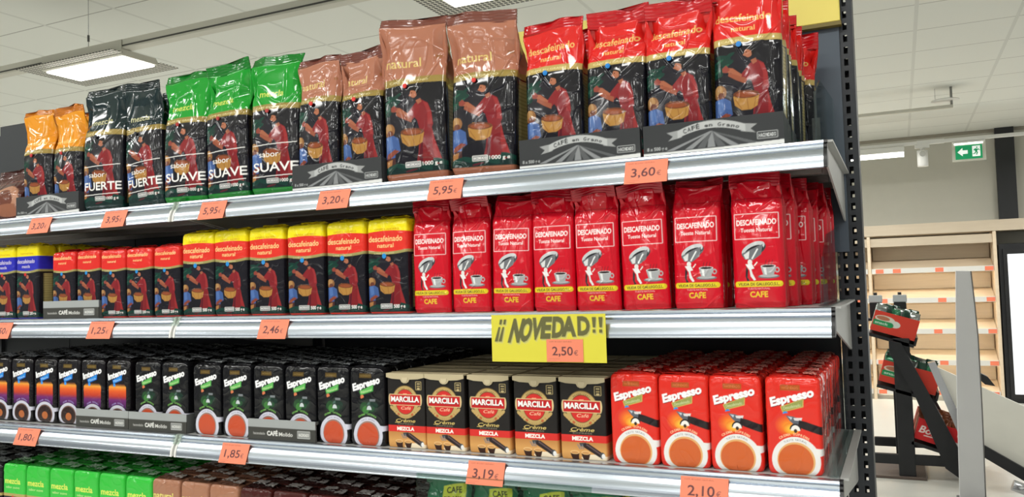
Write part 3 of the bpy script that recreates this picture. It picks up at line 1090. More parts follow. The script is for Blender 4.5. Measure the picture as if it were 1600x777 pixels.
def wood_mat(name, c1, c2):
    m = mat(name, c1, 0.5)
    nt = m.node_tree
    tc = nt.nodes['Texture Coordinate']
    mp = nt.nodes.new('ShaderNodeMapping')
    mp.inputs['Scale'].default_value = (0.6, 6, 9)
    nt.links.new(tc.outputs['Object'], mp.inputs[0])
    n = nt.nodes.new('ShaderNodeTexNoise'); n.inputs['Scale'].default_value = 4; n.inputs['Detail'].default_value = 6
    nt.links.new(mp.outputs[0], n.inputs[0])
    mx = nt.nodes.new('ShaderNodeMix'); mx.data_type = 'RGBA'
    mx.inputs[6].default_value = rgba(c1); mx.inputs[7].default_value = rgba(c2)
    nt.links.new(n.outputs['Fac'], mx.inputs[0])
    nt.links.new(mx.outputs[2], nt.nodes['Principled BSDF'].inputs['Base Color'])
    return m

WOOD = wood_mat('pale oak laminate', (232, 214, 188), (216, 194, 164))
WOODB = wood_mat('grey oak laminate', (206, 192, 170), (188, 172, 150))

struct('floor', MB().box(-14, 9, -12, WALL_Y + .1, -.1, 0), mat('polished cream floor tiles', (214, 213, 206), 0.28, vary=0.03, vscale=1.5))
struct('ceiling', MB().box(-16, 9, -12, WALL_Y + .1, CEIL, CEIL + .1), tile_mat())
struct('wall_back', MB().box(-16, 9, WALL_Y, WALL_Y + .12, 0, CEIL), mat('warm grey plaster wall', (196, 194, 182), 0.8, vary=0.015))
struct('trim_1', MB().box(-14, 4, WALL_Y - .02, WALL_Y - .001, CEIL - .035, CEIL - .001), mat('shadow gap angle', (150, 144, 130), 0.7))
o = struct('trim_2', MB().box(-6, 2.6, 9.30, WALL_Y - .002, 1.93, 2.055), WOODB)
struct('trim_3', MB().box(1.175, 1.365, WALL_Y - .09, WALL_Y - .003, 2.06, CEIL - .002), mat('charcoal wall panel', (36, 38, 40), 0.6))

# ------------------------------------------------------------------ gondola: uprights, back panels, shelves
def upright(x, label, hgt=2.25):
    mb = MB()
    w, d, th = .05, .08, .002
    x0 = x - .02
    y0 = DEPTH
    for yf in (y0, y0 + d - th):
        for a, b in ((0, .011), (.019, .031), (.039, .05)):
            mb.box(x0 + a, x0 + b, yf, yf + th, 0, hgt)
        z = .05
        while z < hgt - .02:
            for a, b in ((.011, .019), (.031, .039)):
                mb.box(x0 + a, x0 + b, yf, yf + th, z, z + (.0105 if yf == y0 else .0185))
            z += .025
    mb.box(x0, x0 + th, y0 + th, y0 + d - th, 0, hgt)
    mb.box(x0 + w - th, x0 + w, y0 + th, y0 + d - th, 0, hgt)
    return tag(part('gondola_upright', mb, DARKM), label, 'upright', 'slotted uprights of the gondola')

upright(0, 'dark slotted steel upright at the open end of the shelving')
upright(XJ, 'dark slotted steel upright behind the join of the two shelf bays', 1.93)
upright(XJ - BAY, 'dark slotted steel upright at the far end of the left bay', 2.03)

PANELD = mat('dark back panel', (44, 48, 52), 0.5, 0.1)
for (xa, xb, za, zb, lab) in ((XJ + .032, .004, 1.50, 2.02, 'slate grey upper back panel behind the decaf bags'),
                              (XJ - BAY + .032, XJ - .022, 1.50, 2.06, 'dark back panel rising behind the small brown pouch'),
                              (XJ + .032, -.022, .05, 1.385, 'dark lower back panel behind the espresso packs'),
                              (XJ - BAY + .032, XJ - .022, .05, 1.385, 'dark lower back panel behind the intenso packs')):
    yp = DEPTH - .006 if zb > 1.9 else DEPTH + .012
    mb = MB().box(xa, xb, yp, yp + .005, za, zb)
    for k in range(1, 4):
        xx = xa + (xb - xa) * k / 4
        mb.box(xx - .002, xx + .002, yp - .0015, yp, za, zb)
    tag(part('back_panel', mb, PANELM if zb == 2.02 else PANELD), lab, 'panel')

hd = thing('header_board', 'plain yellow header board above the grey back panel', 'sign', (-.37, DEPTH - .01, 1.975))
part('board', MB().box(-.38, .378, -.012, .0, 0, .094, .002), mat('yellow header card', (252, 232, 118), 0.5, vary=0.02), hd)
part('edge_strip', MB().box(-.382, .38, -.014, .003, -.008, 0), mat('dark yellow edging', (120, 104, 40), 0.5), hd)

LIP = [(.004, 0), (-.004, 0), (-.0065, -.0015), (-.0075, -.005), (-.0058, -.007), (-.009, -.0085), (-.0105, -.012), (-.0092, -.0145),
       (-.0118, -.0158), (-.0136, -.0182), (-.0153, -.0206), (-.0168, -.0230), (-.0182, -.0256), (-.0194, -.0282), (-.0204, -.0310), (-.0212, -.0340),
       (-.0218, -.0370), (-.0222, -.0400), (-.0224, -.0430), (-.0230, -.0445), (-.0228, -.0462),
       (-.0212, -.0465), (-.0205, -.0425), (-.0180, -.032), (-.0150, -.025), (-.0105, -.019), (.004, -.017)]

def shelf(x0, x1, z, label, clear_cap=True):
    t = thing('gondola_shelf', label, 'shelf', ((x0 + x1) / 2, 0, z), group='gondola shelves')
    hw = (x1 - x0) / 2
    dk = MB().box(-hw + .004, hw - .004, .005, DEPTH - .008, -.020, -.0004)
    part('deck', dk, SHELFM, t)
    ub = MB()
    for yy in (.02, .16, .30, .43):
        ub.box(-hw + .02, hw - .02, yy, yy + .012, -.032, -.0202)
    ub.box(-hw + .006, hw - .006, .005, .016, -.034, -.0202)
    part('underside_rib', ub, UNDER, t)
    lp = MB().prism(LIP, 0, -hw + .004, hw - .003)
    part('price_strip', lp, ALU, t)
    for sgn in (-1, 1):
        br = MB()
        xo = sgn * hw
        a, b = (xo - .003, xo) if sgn > 0 else (xo, xo + .003)
        br.prism([(.006, -.001), (DEPTH - .008, -.001), (DEPTH - .008, -.100), (DEPTH - .04, -.098), (.045, -.040), (.006, -.034)], 0, a, b)
        fa, fb = (xo - .003, xo + .010) if sgn > 0 else (xo - .010, xo + .003)
        br.box(fa, fb, .008, DEPTH - .009, -.0030, .0005)
        bo = part('bracket', br, SHELFM, t)
        sl = MB().prism([(.018 + .006 * math.cos(q), -.014 + .010 * math.sin(q)) for q in np.linspace(0, 2 * math.pi, 16, endpoint=False)], 0,
                        xo - .0008 if sgn > 0 else xo - .0006, xo + .0006 if sgn > 0 else xo + .0008)
        part('bracket_slot', sl, BLACK, bo)
        ec = MB().prism([(y * 1.02, zz * 1.0) for y, zz in LIP[:21]] + [(.004, -.040)], 0, *((xo - .0028, xo + .0025) if sgn > 0 else (xo - .0025, xo + .0028)))
        part('end_cap', ec, BLACK if x1 == 0.0 and sgn > 0 else WHITEP, t)
    return t

shelf(XJ + .004, 0.0, Z1, 'aluminium edged top shelf of the right bay, carrying tall coffee bags')
shelf(XJ + .004, 0.0, Z2, 'aluminium edged shelf of the right bay with red decaf packs and the yellow sign')
shelf(XJ + .004, 0.0, Z3, 'aluminium edged shelf of the right bay with black cartons and red espresso bricks')
shelf(XJ + .004, 0.0, Z4, 'shelf of the right bay under the green coffee bags and brown bricks')
shelf(XJ - BAY, XJ - .008, Z1, 'aluminium edged top shelf of the left bay under the dark bags')
shelf(XJ - BAY, XJ - .008, Z2, 'aluminium edged shelf of the left bay with short red and blue bricks')
shelf(XJ - BAY, XJ - .008, Z3, 'aluminium edged shelf of the left bay with the sunset coloured packs')
shelf(XJ - BAY, XJ - .008, Z4, 'shelf of the left bay under the bright green bricks')

for zz, lab in ((Z1, 'clear plastic joint clip between the top shelf price strips'), (Z2, 'clear plastic joint clip beside the yellow banded bricks'), (Z3, 'clear plastic joint clip under the grey tray of black espresso')):
    cl = MB().prism([(-.001, .0008), (-.0085, -.0005), (-.0125, -.012), (-.0165, -.0195), (-.0155, -.0195), (-.0115, -.012), (-.0075, -.001), (-.001, -.0005)], 0, XJ - .014, XJ + .010)
    o = part('joint_clip', cl, FILMCLEAR, None, (0, -.0012, zz + .0008))
    tag(o, lab, 'clip', 'clear joint clips')

# ------------------------------------------------------------------ the goods
ORD = ['first', 'second', 'third', 'fourth', 'fifth', 'sixth', 'seventh', 'eighth', 'ninth', 'tenth']

def place(name, label, cat, parts, x, y, z, yaw=0.0, tip=0.0, roll=0.0, group=None):
    """parts: list of (part name, mesh, material, offset)"""
    t = thing(name, label, cat, (x, y, z), (tip, roll, yaw), group)
    for pn, me, m, off in parts:
        obj(pn, me, m, t, off)
    return t

R = math.radians
KHK = (176, 160, 104)
# --- top shelf bags
KINDS = {
    'decaf':   dict(w=.111, d=.070, h=.244, n=3, seal=.022, sc=(186, 22, 28), ts=.66, vz=.60),
    'natural': dict(w=.140, d=.085, h=.297, n=2, seal=.020, sc=(120, 70, 58), ts=.58, vz=.56),
    'small':   dict(w=.104, d=.065, h=.264, n=2, seal=.016, sc=(112, 62, 52), ts=.62, vz=.55),
    'suave':   dict(w=.128, d=.085, h=.284, n=3, seal=.020, sc=(14, 116, 34), ts=.60, vz=.58),
    'fuerte':  dict(w=.130, d=.085, h=.288, n=2, seal=.016, sc=(20, 34, 36), ts=.60, vz=.58),
    'gold':    dict(w=.108, d=.065, h=.260, n=2, seal=.016, sc=(190, 108, 16), ts=.62, vz=.54),
}
BAGS = {}
LEAN = {'decaf': [-.026, -.028, -.024], 'natural': [-.044, -.040], 'small': [-.026, -.026], 'suave': [-.032, -.030, -.034], 'fuerte': [-.034, -.042], 'gold': [-.024, -.026]}
SLANT = {'decaf': [.004, -.002, .0], 'natural': [-.012, -.004], 'small': [.006, .0], 'suave': [.004, .002, .006], 'fuerte': [.004, -.010], 'gold': [.0, .002]}
VALVE = {}
for k, q in KINDS.items():
    art = bag_art('natural' if k == 'small' else k, q['h'] / q['w'], k)
    split = SPLIT[k]
    L = []
    for i in range(q['n']):
        sd = 11 + 17 * i + 5 * len(k)
        L.append(bag_meshes('pouch', art, q['w'], q['d'], q['h'], sd, lean=LEAN[k][i], sealh=q['seal'], ts=q['ts'],
                            amp=1.0 + .2 * (i % 2), sealcol=q['sc'], panel=(split, KHK, (26, 24, 30)), slant=SLANT[k][i], flare={'natural': .09, 'decaf': .05}.get(k, .045),
                            curl=[.5, -.25, .35][i % 3]))
    BAGS[k] = L
    dot = {'natural': (214, 40, 30), 'small': (214, 40, 30), 'suave': (170, 40, 36), 'fuerte': (40, 40, 44), 'gold': (190, 30, 30), 'decaf': (28, 128, 206)}[k]
    VALVE[k] = (valve_mesh(dot), mat('valve plastic ' + k, dot, 0.3))

def bag(k, x, label, row=0, var=0, yaw=0, tip=0, roll=0, dz=0.0, yf=.008, group=None, cat='coffee bag', valve=True, sz=1.0):
    q = KINDS[k]
    v = BAGS[k][var % q['n']]
    y = yf + (.003 if dz > 0 else 0) + q['d'] / 2 + .008 + row * (q['d'] + .014)
    pl = [('pouch', v[0], FILM, (0, 0, 0)), ('top_seal', v[1], FILM, (0, 0, 0))]
    if valve and row == 0:
        pl.append(('valve', VALVE[k][0], VALVE[k][1], (-.10 * q['w'], -q['d'] / 2 - .0075, q['h'] * (SPLIT[k] - .012))))
    t = place('coffee_bag', label, cat, pl, x, y, Z1 + dz, R(yaw), R(tip), R(roll), group)
    t.scale = (1, 1, sz)
    return t

g = 'red topped decaf bags on the top shelf'
dx = [-.464, -.346, -.233, -.118]
dl = ['red topped decaf bag in the left black tray, beside the big brown bags', 'red topped decaf bag in the left black tray, next to the tray join',
      'red topped decaf bag in the right black tray, next to the tray join', 'red topped decaf bag in the right black tray, at the shelf end']
dv = [0, 1, 1, 2]
for i in range(4):
    bag('decaf', dx[i], dl[i], 0, dv[i], [2, -1, 1, -2][i], [0, -1, 1, 0][i], [0, 1, 0, 1][i], .004, group=g, sz=[1.025, 1.0, .985, 1.025][i])
    bag('decaf', dx[i] + .002, 'red topped decaf bag hidden behind the ' + ORD[i] + ' front one from the big brown bags', 1, dv[i] + 1, 1, 0, 0, .004, group=g)
for r_ in range(2, 5):
    bag('decaf', dx[3] + [.006, .004, .014][r_ - 2], 'red topped decaf bag, ' + ORD[r_] + ' back in the row along the shelf end', r_, r_, [3, -2, 4][r_ - 2], 0, [0, 1, 2][r_ - 2], .004, group=g)

g = 'large brown natural coffee bags'
bag('natural', -.760, 'large brown topped coffee bag beside the tray of small brown bags', 0, 0, 2, 0, -.5, group=g, sz=1.03)
bag('natural', -.610, 'large brown topped coffee bag beside the black tray of red decaf bags', 0, 1, -2, 0, 2, group=g, sz=.977)
g = 'small brown natural coffee bags'
bag('small', -1.003, 'small brown topped bag in the black tray, beside the green bags', 0, 0, 1, 0, 1, .004, group=g)
bag('small', -.886, 'small brown topped bag in the black tray, beside the large brown bags', 0, 1, -1, 0, -1, .004, group=g, sz=.978)
bag('small', -1.000, 'small brown topped bag behind the tray bag nearest the green bags', 1, 1, 0, 0, 0, .004, group=g)
bag('small', -.886, 'small brown topped bag behind the tray bag nearest the large brown bags', 1, 0, 0, 0, 0, .004, group=g)
g = 'bright green topped coffee bags'
gx = [-1.384, -1.250, -1.119]
gl = ['green topped coffee bag over the shelf join, next to the dark bags', 'green topped coffee bag between the two other green bags', 'green topped coffee bag next to the tray of small brown bags']
for i in range(3):
    bag('suave', gx[i], gl[i], 0, i, [2, -3, 3][i], [0, 1, 0][i], [1, 0, 1][i], group=g)
    bag('suave', gx[i] + .006, 'green topped coffee bag standing behind the ' + ORD[i] + ' green one from the dark bags', 1, i + 1, [-2, 2, 0][i], group=g)
g = 'black topped strong coffee bags'
bag('fuerte', -1.660, 'black topped coffee bag next to the orange topped bags', 0, 0, 3, 0, 1, group=g)
bag('fuerte', -1.513, 'black topped coffee bag next to the green bags', 0, 1, -4, 0, -2, .0, .012, group=g, sz=.975)
bag('fuerte', -1.650, 'black topped coffee bag behind the one next to the orange bags', 1, 1, group=g)
bag('fuerte', -1.512, 'black topped coffee bag behind the one next to the green bags', 1, 0, group=g)
g = 'orange topped coffee bags'
bag('gold', -1.902, 'orange topped coffee bag next to the small dark brown pouch', 0, 0, 1, 0, 0, .004, group=g)
bag('gold', -1.788, 'orange topped coffee bag next to the black topped bags', 0, 1, -2, 0, 1, .004, group=g, sz=.968)
bag('gold', -1.902, 'orange topped coffee bag behind the one next to the dark brown pouch', 1, 1, 0, 0, 0, .004, group=g)
bag('gold', -1.788, 'orange topped coffee bag behind the one next to the black topped bags', 1, 0, 0, 0, 0, .004, group=g)
pb = bag_meshes('pouch', pouch_brown_art(.95), .132, .06, .125, 4, lean=.01, sealh=.012, ts=.5, amp=1.2, sealcol=(70, 34, 30))
place('coffee_pouch', 'small dark brown pouch with a pale cup, beside the orange bags', 'coffee pouch', [('pouch', pb[0], FILM, (0, 0, 0)), ('top_seal', pb[1], FILM, (0, 0, 0))], -2.045, .05, Z1, R(3))

# --- black display trays of the top shelf
def banner_art(asp):
    a = Art(180, 46, (46, 48, 50), asp)
    for k in range(9):
        an = math.radians(22 + 17 * k)
        x1 = .5 + .30 * math.cos(an) / max(.3, math.sin(an)) * .8
        a.poly([(.5 - .01, .62), (.5 + .01, .62), (min(.80, max(.2, x1)) + .028, .13), (min(.80, max(.2, x1)) - .028, .13)], (132, 134, 136) if k % 2 == 0 else (84, 86, 88))
    xs = np.linspace(.26, .74, 16)
    y_ = lambda x: .60 + .22 * (1 - ((x - .5) / .24) ** 2)
    a.poly([(.19, .44), (.29, .52), (.29, .76), (.18, .70), (.225, .57)], (150, 152, 152))
    a.poly([(.81, .44), (.71, .52), (.71, .76), (.82, .70), (.775, .57)], (150, 152, 152))
    a.poly([(x, y_(x) - .10) for x in xs] + [(x, y_(x) + .13) for x in xs[::-1]], (178, 180, 180))
    for i, (ch, sc) in enumerate(zip('CAFÉ en Grano', [1] * 4 + [.8] * 9)):
        if ch != ' ':
            x = .30 + .40 * (i + .5) / 13
            a.text(ch, x, y_(x) - .055, .13 * sc, (40, 42, 44), width=.026 if ch not in 'r' else .02, bold=.035, rot=-(x - .5) * 40)
    a.rect(0, 0, 1, .10, (222, 222, 220))
    a.poly([(.55, .10), (1, .10), (1, .16)], (222, 222, 220))
    a.text('8 x 500 g e', .105, .18, .10, (170, 172, 172), width=.15, bold=.02)
    a.frame(.82, .24, .955, .44, .004, (190, 192, 192))
    a.text('HACENDADO', .8875, .29, .10, (200, 202, 202), width=.115, bold=.03)
    return a

def molido_art(asp):
    a = Art(150, 42, (62, 62, 58), asp)
    a.rect(0, .60, 1, 1, (158, 162, 162))
    a.text('hacendado', .17, .25, .12, (170, 170, 166), width=.18, bold=.02)
    a.text('CAFÉ', .37, .23, .20, (226, 226, 222), width=.16, bold=.04)
    a.text('Molido', .57, .23, .17, (206, 206, 202), width=.20, bold=.02)
    a.frame(.74, .18, .92, .50, .006, (190, 192, 190)); a.rect(.745, .20, .915, .48, (136, 138, 136))
    a.text('HACENDADO', .83, .27, .13, (220, 220, 216), width=.15, bold=.03)
    return a

def tray(x0, x1, z, hgt, depth, label, art, board, yaw=0, y0=.006, group=None):
    w = x1 - x0
    t = thing('display_tray', label, 'tray', ((x0 + x1) / 2, y0, z), (0, 0, R(yaw)), group)
    obj('front_panel', flat_print('front_panel', art, w, hgt, .002), CARD, t, (0, 0, .0005))
    for s in (-1, 1):
        xa, xb = (w / 2 - .0018, w / 2) if s > 0 else (-w / 2, -w / 2 + .0018)
        part('side_panel', MB().prism([(.002, .001), (depth, .001), (depth, hgt * .8), (depth * .3, hgt * .82), (.03, hgt * .97), (.002, hgt)], 0, xa, xb), board, t)
    part('tray_base', MB().box(-w / 2 + .002, w / 2 - .002, .002, depth, .0004, .0024), board, t)
    return t

TRAYB = mat('black printed cardboard', (52, 54, 56), 0.6, vary=0.1, vscale=20)
TRAYG = mat('grey printed cardboard', (84, 86, 84), 0.6, vary=0.1, vscale=20)
gt = 'black open trays on the top shelf'
tray(-.528, -.299, Z1, .053, .18, 'black ribbon printed tray under the two left decaf bags', banner_art(.23), TRAYB, group=gt)
tray(-.293, -.062, Z1, .053, .34, 'black ribbon printed tray at the shelf end under decaf bags', banner_art(.23), TRAYB, group=gt)
tray(-1.058, -.832, Z1, .053, .18, 'black ribbon printed tray under the two small brown bags', banner_art(.23), TRAYB, group=gt)
tray(-1.966, -1.727, Z1, .053, .18, 'black ribbon printed tray under the two orange topped bags', banner_art(.23), TRAYB, group=gt)

# --- middle shelf: red decaf packs of the second maker
VI = [bag_meshes('pouch', viuda_art(.206 / .083), .083, .052, .206, 31 + 9 * i, lean=[-.014, -.010, -.017][i], sealh=.016, ts=.80, amp=.75 + .15 * i,
                 sealcol=(176, 16, 34), slant=[.002, -.002, .004][i], flare=-.01, curl=[.2, .7, -.3][i]) for i in range(3)]
vx = [-.7325, -.6455, -.5595, -.474, -.390, -.303, -.212, -.1125]
g = 'bright red decaf packs with a coffee cup'
def viuda(x, row, label, var, yaw, tip=0, roll=0):
    v = VI[var % 3]
    y = .012 + .026 + .008 + row * .063
    place('coffee_pack', label, 'coffee pack', [('pouch', v[0], FILM, (0, 0, 0)), ('top_seal', v[1], FILM, (0, 0, 0))], x, y, Z2, R(yaw), R(tip), R(roll), g)
for i, x in enumerate(vx):
    where = ['next to the yellow banded bricks', 'second from the yellow banded bricks', 'third from the yellow banded bricks', 'fourth from the yellow banded bricks',
             'fourth from the shelf end', 'third from the shelf end', 'just before the gap near the shelf end', 'alone past the gap at the shelf end'][i]
    where = where.replace('fourth from the shelf end', 'fifth from the yellow banded bricks').replace('third from the shelf end', 'sixth from the yellow banded bricks')
    viuda(x, 0, 'bright red decaf pack in front, ' + where, i * 2 + (i > 4), [1, -1, 2, 0, -1, 1, -2, -1][i], [0, -1, 0, 0, 1, 0, -1, 0][i], [0, 0, 1, 0, 0, -1, 0, 0][i])
    viuda(x + (.012 if i == 7 else .001), 1, 'bright red decaf pack behind the front one ' + where, i + 1, [2, 1, -1, 0, 1, 2, 3, -3][i])
for r_ in range(2, 6):
    viuda(vx[7] + [.030, .036, .050, .054][r_ - 2], r_, 'bright red decaf pack, ' + ORD[r_] + ' back along the end of the shelf', r_ + 1, [-4, 3, -6, 4][r_ - 2])

# --- bricks
def brick_set(name, art, w, d, h, n, seed, **kw):
    out = []
    for i in range(n):
        b, f = brick_meshes(name, art, w, d, h, seed + 13 * i, **kw)
        out.append((b, f, join_raw(name, [b, f])))
    return out

def brick(st, x, yf, z, d, row, label, var, group, name='coffee_brick', cat='coffee pack', yaw=0, parts=True, m=BRICKM, pitch=None, jx=0):
    b, f, j = st[var % len(st)]
    y = yf + d / 2 + row * (pitch or d + .0035)
    if parts:
        place(name, label, cat, [('brick_body', b, m, (0, 0, 0)), ('top_fold', f, m, (0, 0, 0))], x + jx, y, z, R(yaw), 0, 0, group)
    else:
        o = obj(name, j, m, None, (x + jx, y, z), (0, 0, R(yaw)))
        tag(o, label, cat, group)

def block(st, xs, z, d, rows, desc, ref, group, name='coffee_brick', yf=.012, dz=0.0, m=BRICKM, front_dz=None, from_end=True, vis=99, amp_yaw=1.2):
    """columns of packs, first column next to ref"""
    n = len(xs)
    for c, x in enumerate(xs):
        for r_ in range(rows):
            col = ORD[c] + ' column from the ' + ref
            lab = desc + (' at the front of the ' if r_ == 0 else ', ' + ORD[r_] + ' back in the ') + col
            brick(st, x, yf, z + dz, d, r_, lab, c + r_ * 2 + (r_ > 2), group, name, yaw=rng.uniform(-amp_yaw, amp_yaw), parts=r_ < 2, m=m, jx=rng.uniform(-.0012, .0012))

YE = brick_set('yellow_brick', brick_art('yellow', .188 / .097), .097, .06, .188, 3, 5, topcol=(236, 214, 20), side=(.64, KHK, (26, 24, 30)))
block(YE, [-.826, -.929, -1.034, -1.139, -1.240, -1.338], Z2, .06, 3, 'yellow banded decaf brick', 'bright red packs', 'yellow banded decaf bricks')
RE = brick_set('red_brick', brick_art('red', .162 / .084), .084, .052, .162, 3, 6, topcol=(206, 40, 34), side=(.70, KHK, (26, 24, 30)))
block(RE, [-1.436, -1.528, -1.615], Z2, .052, 3, 'short red decaf brick', 'yellow banded bricks', 'short red topped decaf bricks')
for c, x in enumerate((-1.707, -1.798)):
    for r_ in range(3):
        brick(RE, x, .016, Z2 + .003, .052, r_, 'short red brick ' + ('at the front of' if r_ == 0 else ORD[r_] + ' back in') + ' the grey tray, ' + ('nearer' if c else 'away from') + ' the blue bricks', c + r_, 'short red topped decaf bricks', parts=r_ < 2)
BL = brick_set('blue_brick', brick_art('blue', .187 / .088), .088, .056, .187, 2, 8, topcol=(232, 208, 20), side=(.64, KHK, (26, 24, 30)))
block(BL, [-1.932, -2.026, -2.120], Z2, .056, 7, 'yellow and blue brick', 'grey tray', 'yellow and blue decaf bricks')

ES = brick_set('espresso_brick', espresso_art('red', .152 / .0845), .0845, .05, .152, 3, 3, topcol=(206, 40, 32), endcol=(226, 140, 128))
block(ES, [-.330, -.244, -.157, -.068], Z3, .05, 8, 'red espresso brick', 'lidded cartons', 'red espresso bricks', 'espresso_brick')
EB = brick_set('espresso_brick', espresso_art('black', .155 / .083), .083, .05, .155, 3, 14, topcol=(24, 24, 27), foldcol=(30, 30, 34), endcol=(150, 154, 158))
block(EB, [-.884, -.968, -1.052, -1.140, -1.229, -1.316], Z3, .05, 8, 'black espresso brick', 'lidded cartons', 'black espresso bricks', 'espresso_brick')
for c, x in enumerate((-1.421, -1.509)):
    for r_ in range(8):
        lab = 'black espresso brick ' + ('at the front of' if r_ == 0 else ORD[r_] + ' back in') + ' the grey tray, ' + ('beside the sunset packs' if c else 'beside the shelf join')
        brick(EB, x, .018, Z3 + .003, .05, r_, lab, c + r_, 'black espresso bricks', 'espresso_brick', parts=r_ < 2)
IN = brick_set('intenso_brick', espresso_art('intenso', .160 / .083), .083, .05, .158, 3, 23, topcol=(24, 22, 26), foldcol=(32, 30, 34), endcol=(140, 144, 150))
block(IN, [-1.608, -1.696, -1.784, -1.873, -1.962, -2.051, -2.140], Z3, .05, 8, 'black sunset printed brick', 'black espresso tray', 'black sunset printed bricks', 'espresso_brick', yf=.018, dz=.003)

# lidded black cartons
def carton_meshes(seed):
    b, f = brick_meshes('carton', marcilla_art(.142 / .0875), .0875, .058, .142, seed, amp=.18, rc=.003, topcol=(150, 136, 100))
    bpy.data.meshes.remove(f)
    return b
CB = [carton_meshes(2), carton_meshes(9)]
lid = MB()
lid.box(-.0435, .0435, -.0292, .029, .1425, .1455, .0006)
lid.prism([(-.0435, .1452), (.0435, .1452), (.0435, .1375), (.030, .1345), (.0105, .1335), (.0075, .1285), (.003, .1262), (-.003, .1262), (-.0075, .1285), (-.0105, .1335), (-.030, .1345), (-.0435, .1375)], 1, -.0318, -.0296)
lid.box(-.0435, .0435, -.012, -.008, .1455, .1462)
lidm = lid.mesh('lid')
tabm = MB().prism([(.0062 * math.cos(q), .1335 + .0052 * math.sin(q)) for q in np.linspace(math.pi, 2 * math.pi, 12)] + [(.0062, .1372), (-.0062, .1372)], 1, -.0326, -.0318).mesh('tab')
LIDM = mat('gold beige carton lid', (190, 176, 142), 0.45, coat=0.1, vary=0.03)
LIDT = mat('pale carton tab', (204, 190, 156), 0.45)
mx = [-.424, -.517, -.611, -.7055, -.794]
for c, x in enumerate(mx):
    for r_ in range(7):
        lab = 'lidded black carton' + (' at the front of the ' if r_ == 0 else ', ' + ORD[r_] + ' back in the ') + ORD[c] + ' column from the red espresso'
        pl = [('box_body', CB[(c + r_) % 2], CARD, (0, 0, 0)), ('lid', lidm, LIDM, (0, 0, 0))]
        if r_ == 0:
            pl.append(('lid_tab', tabm, LIDT, (0, 0, 0)))
        place('coffee_carton', lab, 'coffee carton', pl, x + rng.uniform(-.001, .001), .016 + .03 + r_ * .0625, Z3, R(rng.uniform(-.8, .8)), group='lidded black coffee cartons')

# --- lowest shelf in view
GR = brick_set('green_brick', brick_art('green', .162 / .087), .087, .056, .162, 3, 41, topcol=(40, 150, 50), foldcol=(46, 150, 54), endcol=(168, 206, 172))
block(GR, [-1.534, -1.625, -1.714, -1.803, -1.894, -1.984], Z4, .056, 7, 'bright green topped brick', 'tan topped bricks', 'bright green topped bricks', amp_yaw=.8)
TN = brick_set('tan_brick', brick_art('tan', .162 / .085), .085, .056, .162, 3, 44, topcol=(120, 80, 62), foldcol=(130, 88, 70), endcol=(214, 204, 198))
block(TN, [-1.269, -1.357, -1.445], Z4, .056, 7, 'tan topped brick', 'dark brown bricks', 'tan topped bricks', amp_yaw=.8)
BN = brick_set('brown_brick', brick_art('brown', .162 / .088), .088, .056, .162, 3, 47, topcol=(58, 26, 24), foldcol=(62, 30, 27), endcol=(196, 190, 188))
block(BN, [-.812, -.904, -.996, -1.088, -1.179], Z4, .056, 7, 'dark brown topped brick', 'green bags', 'dark brown topped bricks', amp_yaw=.8)
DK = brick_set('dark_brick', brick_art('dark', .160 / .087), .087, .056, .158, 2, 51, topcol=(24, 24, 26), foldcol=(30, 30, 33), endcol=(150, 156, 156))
block(DK, [-2.078, -2.169, -2.260, -2.351], Z4, .056, 7, 'low black topped brick', 'green bricks', 'black topped bricks', amp_yaw=.8)
BR = [bag_meshes('pouch', brasil_art(.215 / .096), .096, .06, .215, 61 + 7 * i, lean=-.024, sealh=.010, ts=.85, amp=.9, sealcol=(14, 92, 60), flare=-.02) for i in range(2)]
for i, x in enumerate((-.709, -.608, -.508, -.408)):
    for r_ in range(2):
        v = BR[(i + r_) % 2]
        place('coffee_bag', ('dark green bag with a yellow label' if r_ == 0 else 'dark green bag behind the front one') + ', ' + ORD[i] + ' from the dark brown bricks', 'coffee bag',
              [('pouch', v[0], FILM, (0, 0, 0)), ('top_seal', v[1], FILM, (0, 0, 0))], x, .052 + .074 * r_, Z4, R([2, -3, 1, 0][i]), group='dark green coffee bags')

# --- small grey trays
gm = 'small grey open trays'
ma = molido_art(.2)
tray(-1.860, -1.657, Z2, .043, .165, 'small grey tray holding short red bricks on the middle shelf', ma, TRAYG, group=gm)
tray(-1.742, -1.560, Z3, .043, .42, 'small grey tray holding the sunset printed bricks', ma, TRAYG, 0, .008, gm)
tray(-1.556, -1.372, Z3, .043, .42, 'small grey tray at the shelf join holding two black espresso bricks', ma, TRAYG, 0, .006, gm)
tray_front = tray(-1.186, -1.006, Z3, .043, .0045, 'small grey tray front standing before the middle black espresso bricks', ma, TRAYG, 0, .002, gm)

# ------------------------------------------------------------------ price tickets, yellow sign, film, dividers
def ticket_art(txt, asp=.58):
    a = Art(84, 50, (234, 134, 104), asp)
    a.text('CAFE MOLIDO NATURAL', .08, .86, .050, (150, 80, 62), width=.62, align='l')
    a.text(txt, .44, .30, .36, (96, 58, 62), width=.56, bold=.014)
    a.text('€', .80, .30, .20, (130, 78, 74), bold=.004)
    a.line(.06, .14, .36, .14, .008, (190, 104, 80)); a.line(.06, .07, .26, .07, .008, (190, 104, 80))
    return a

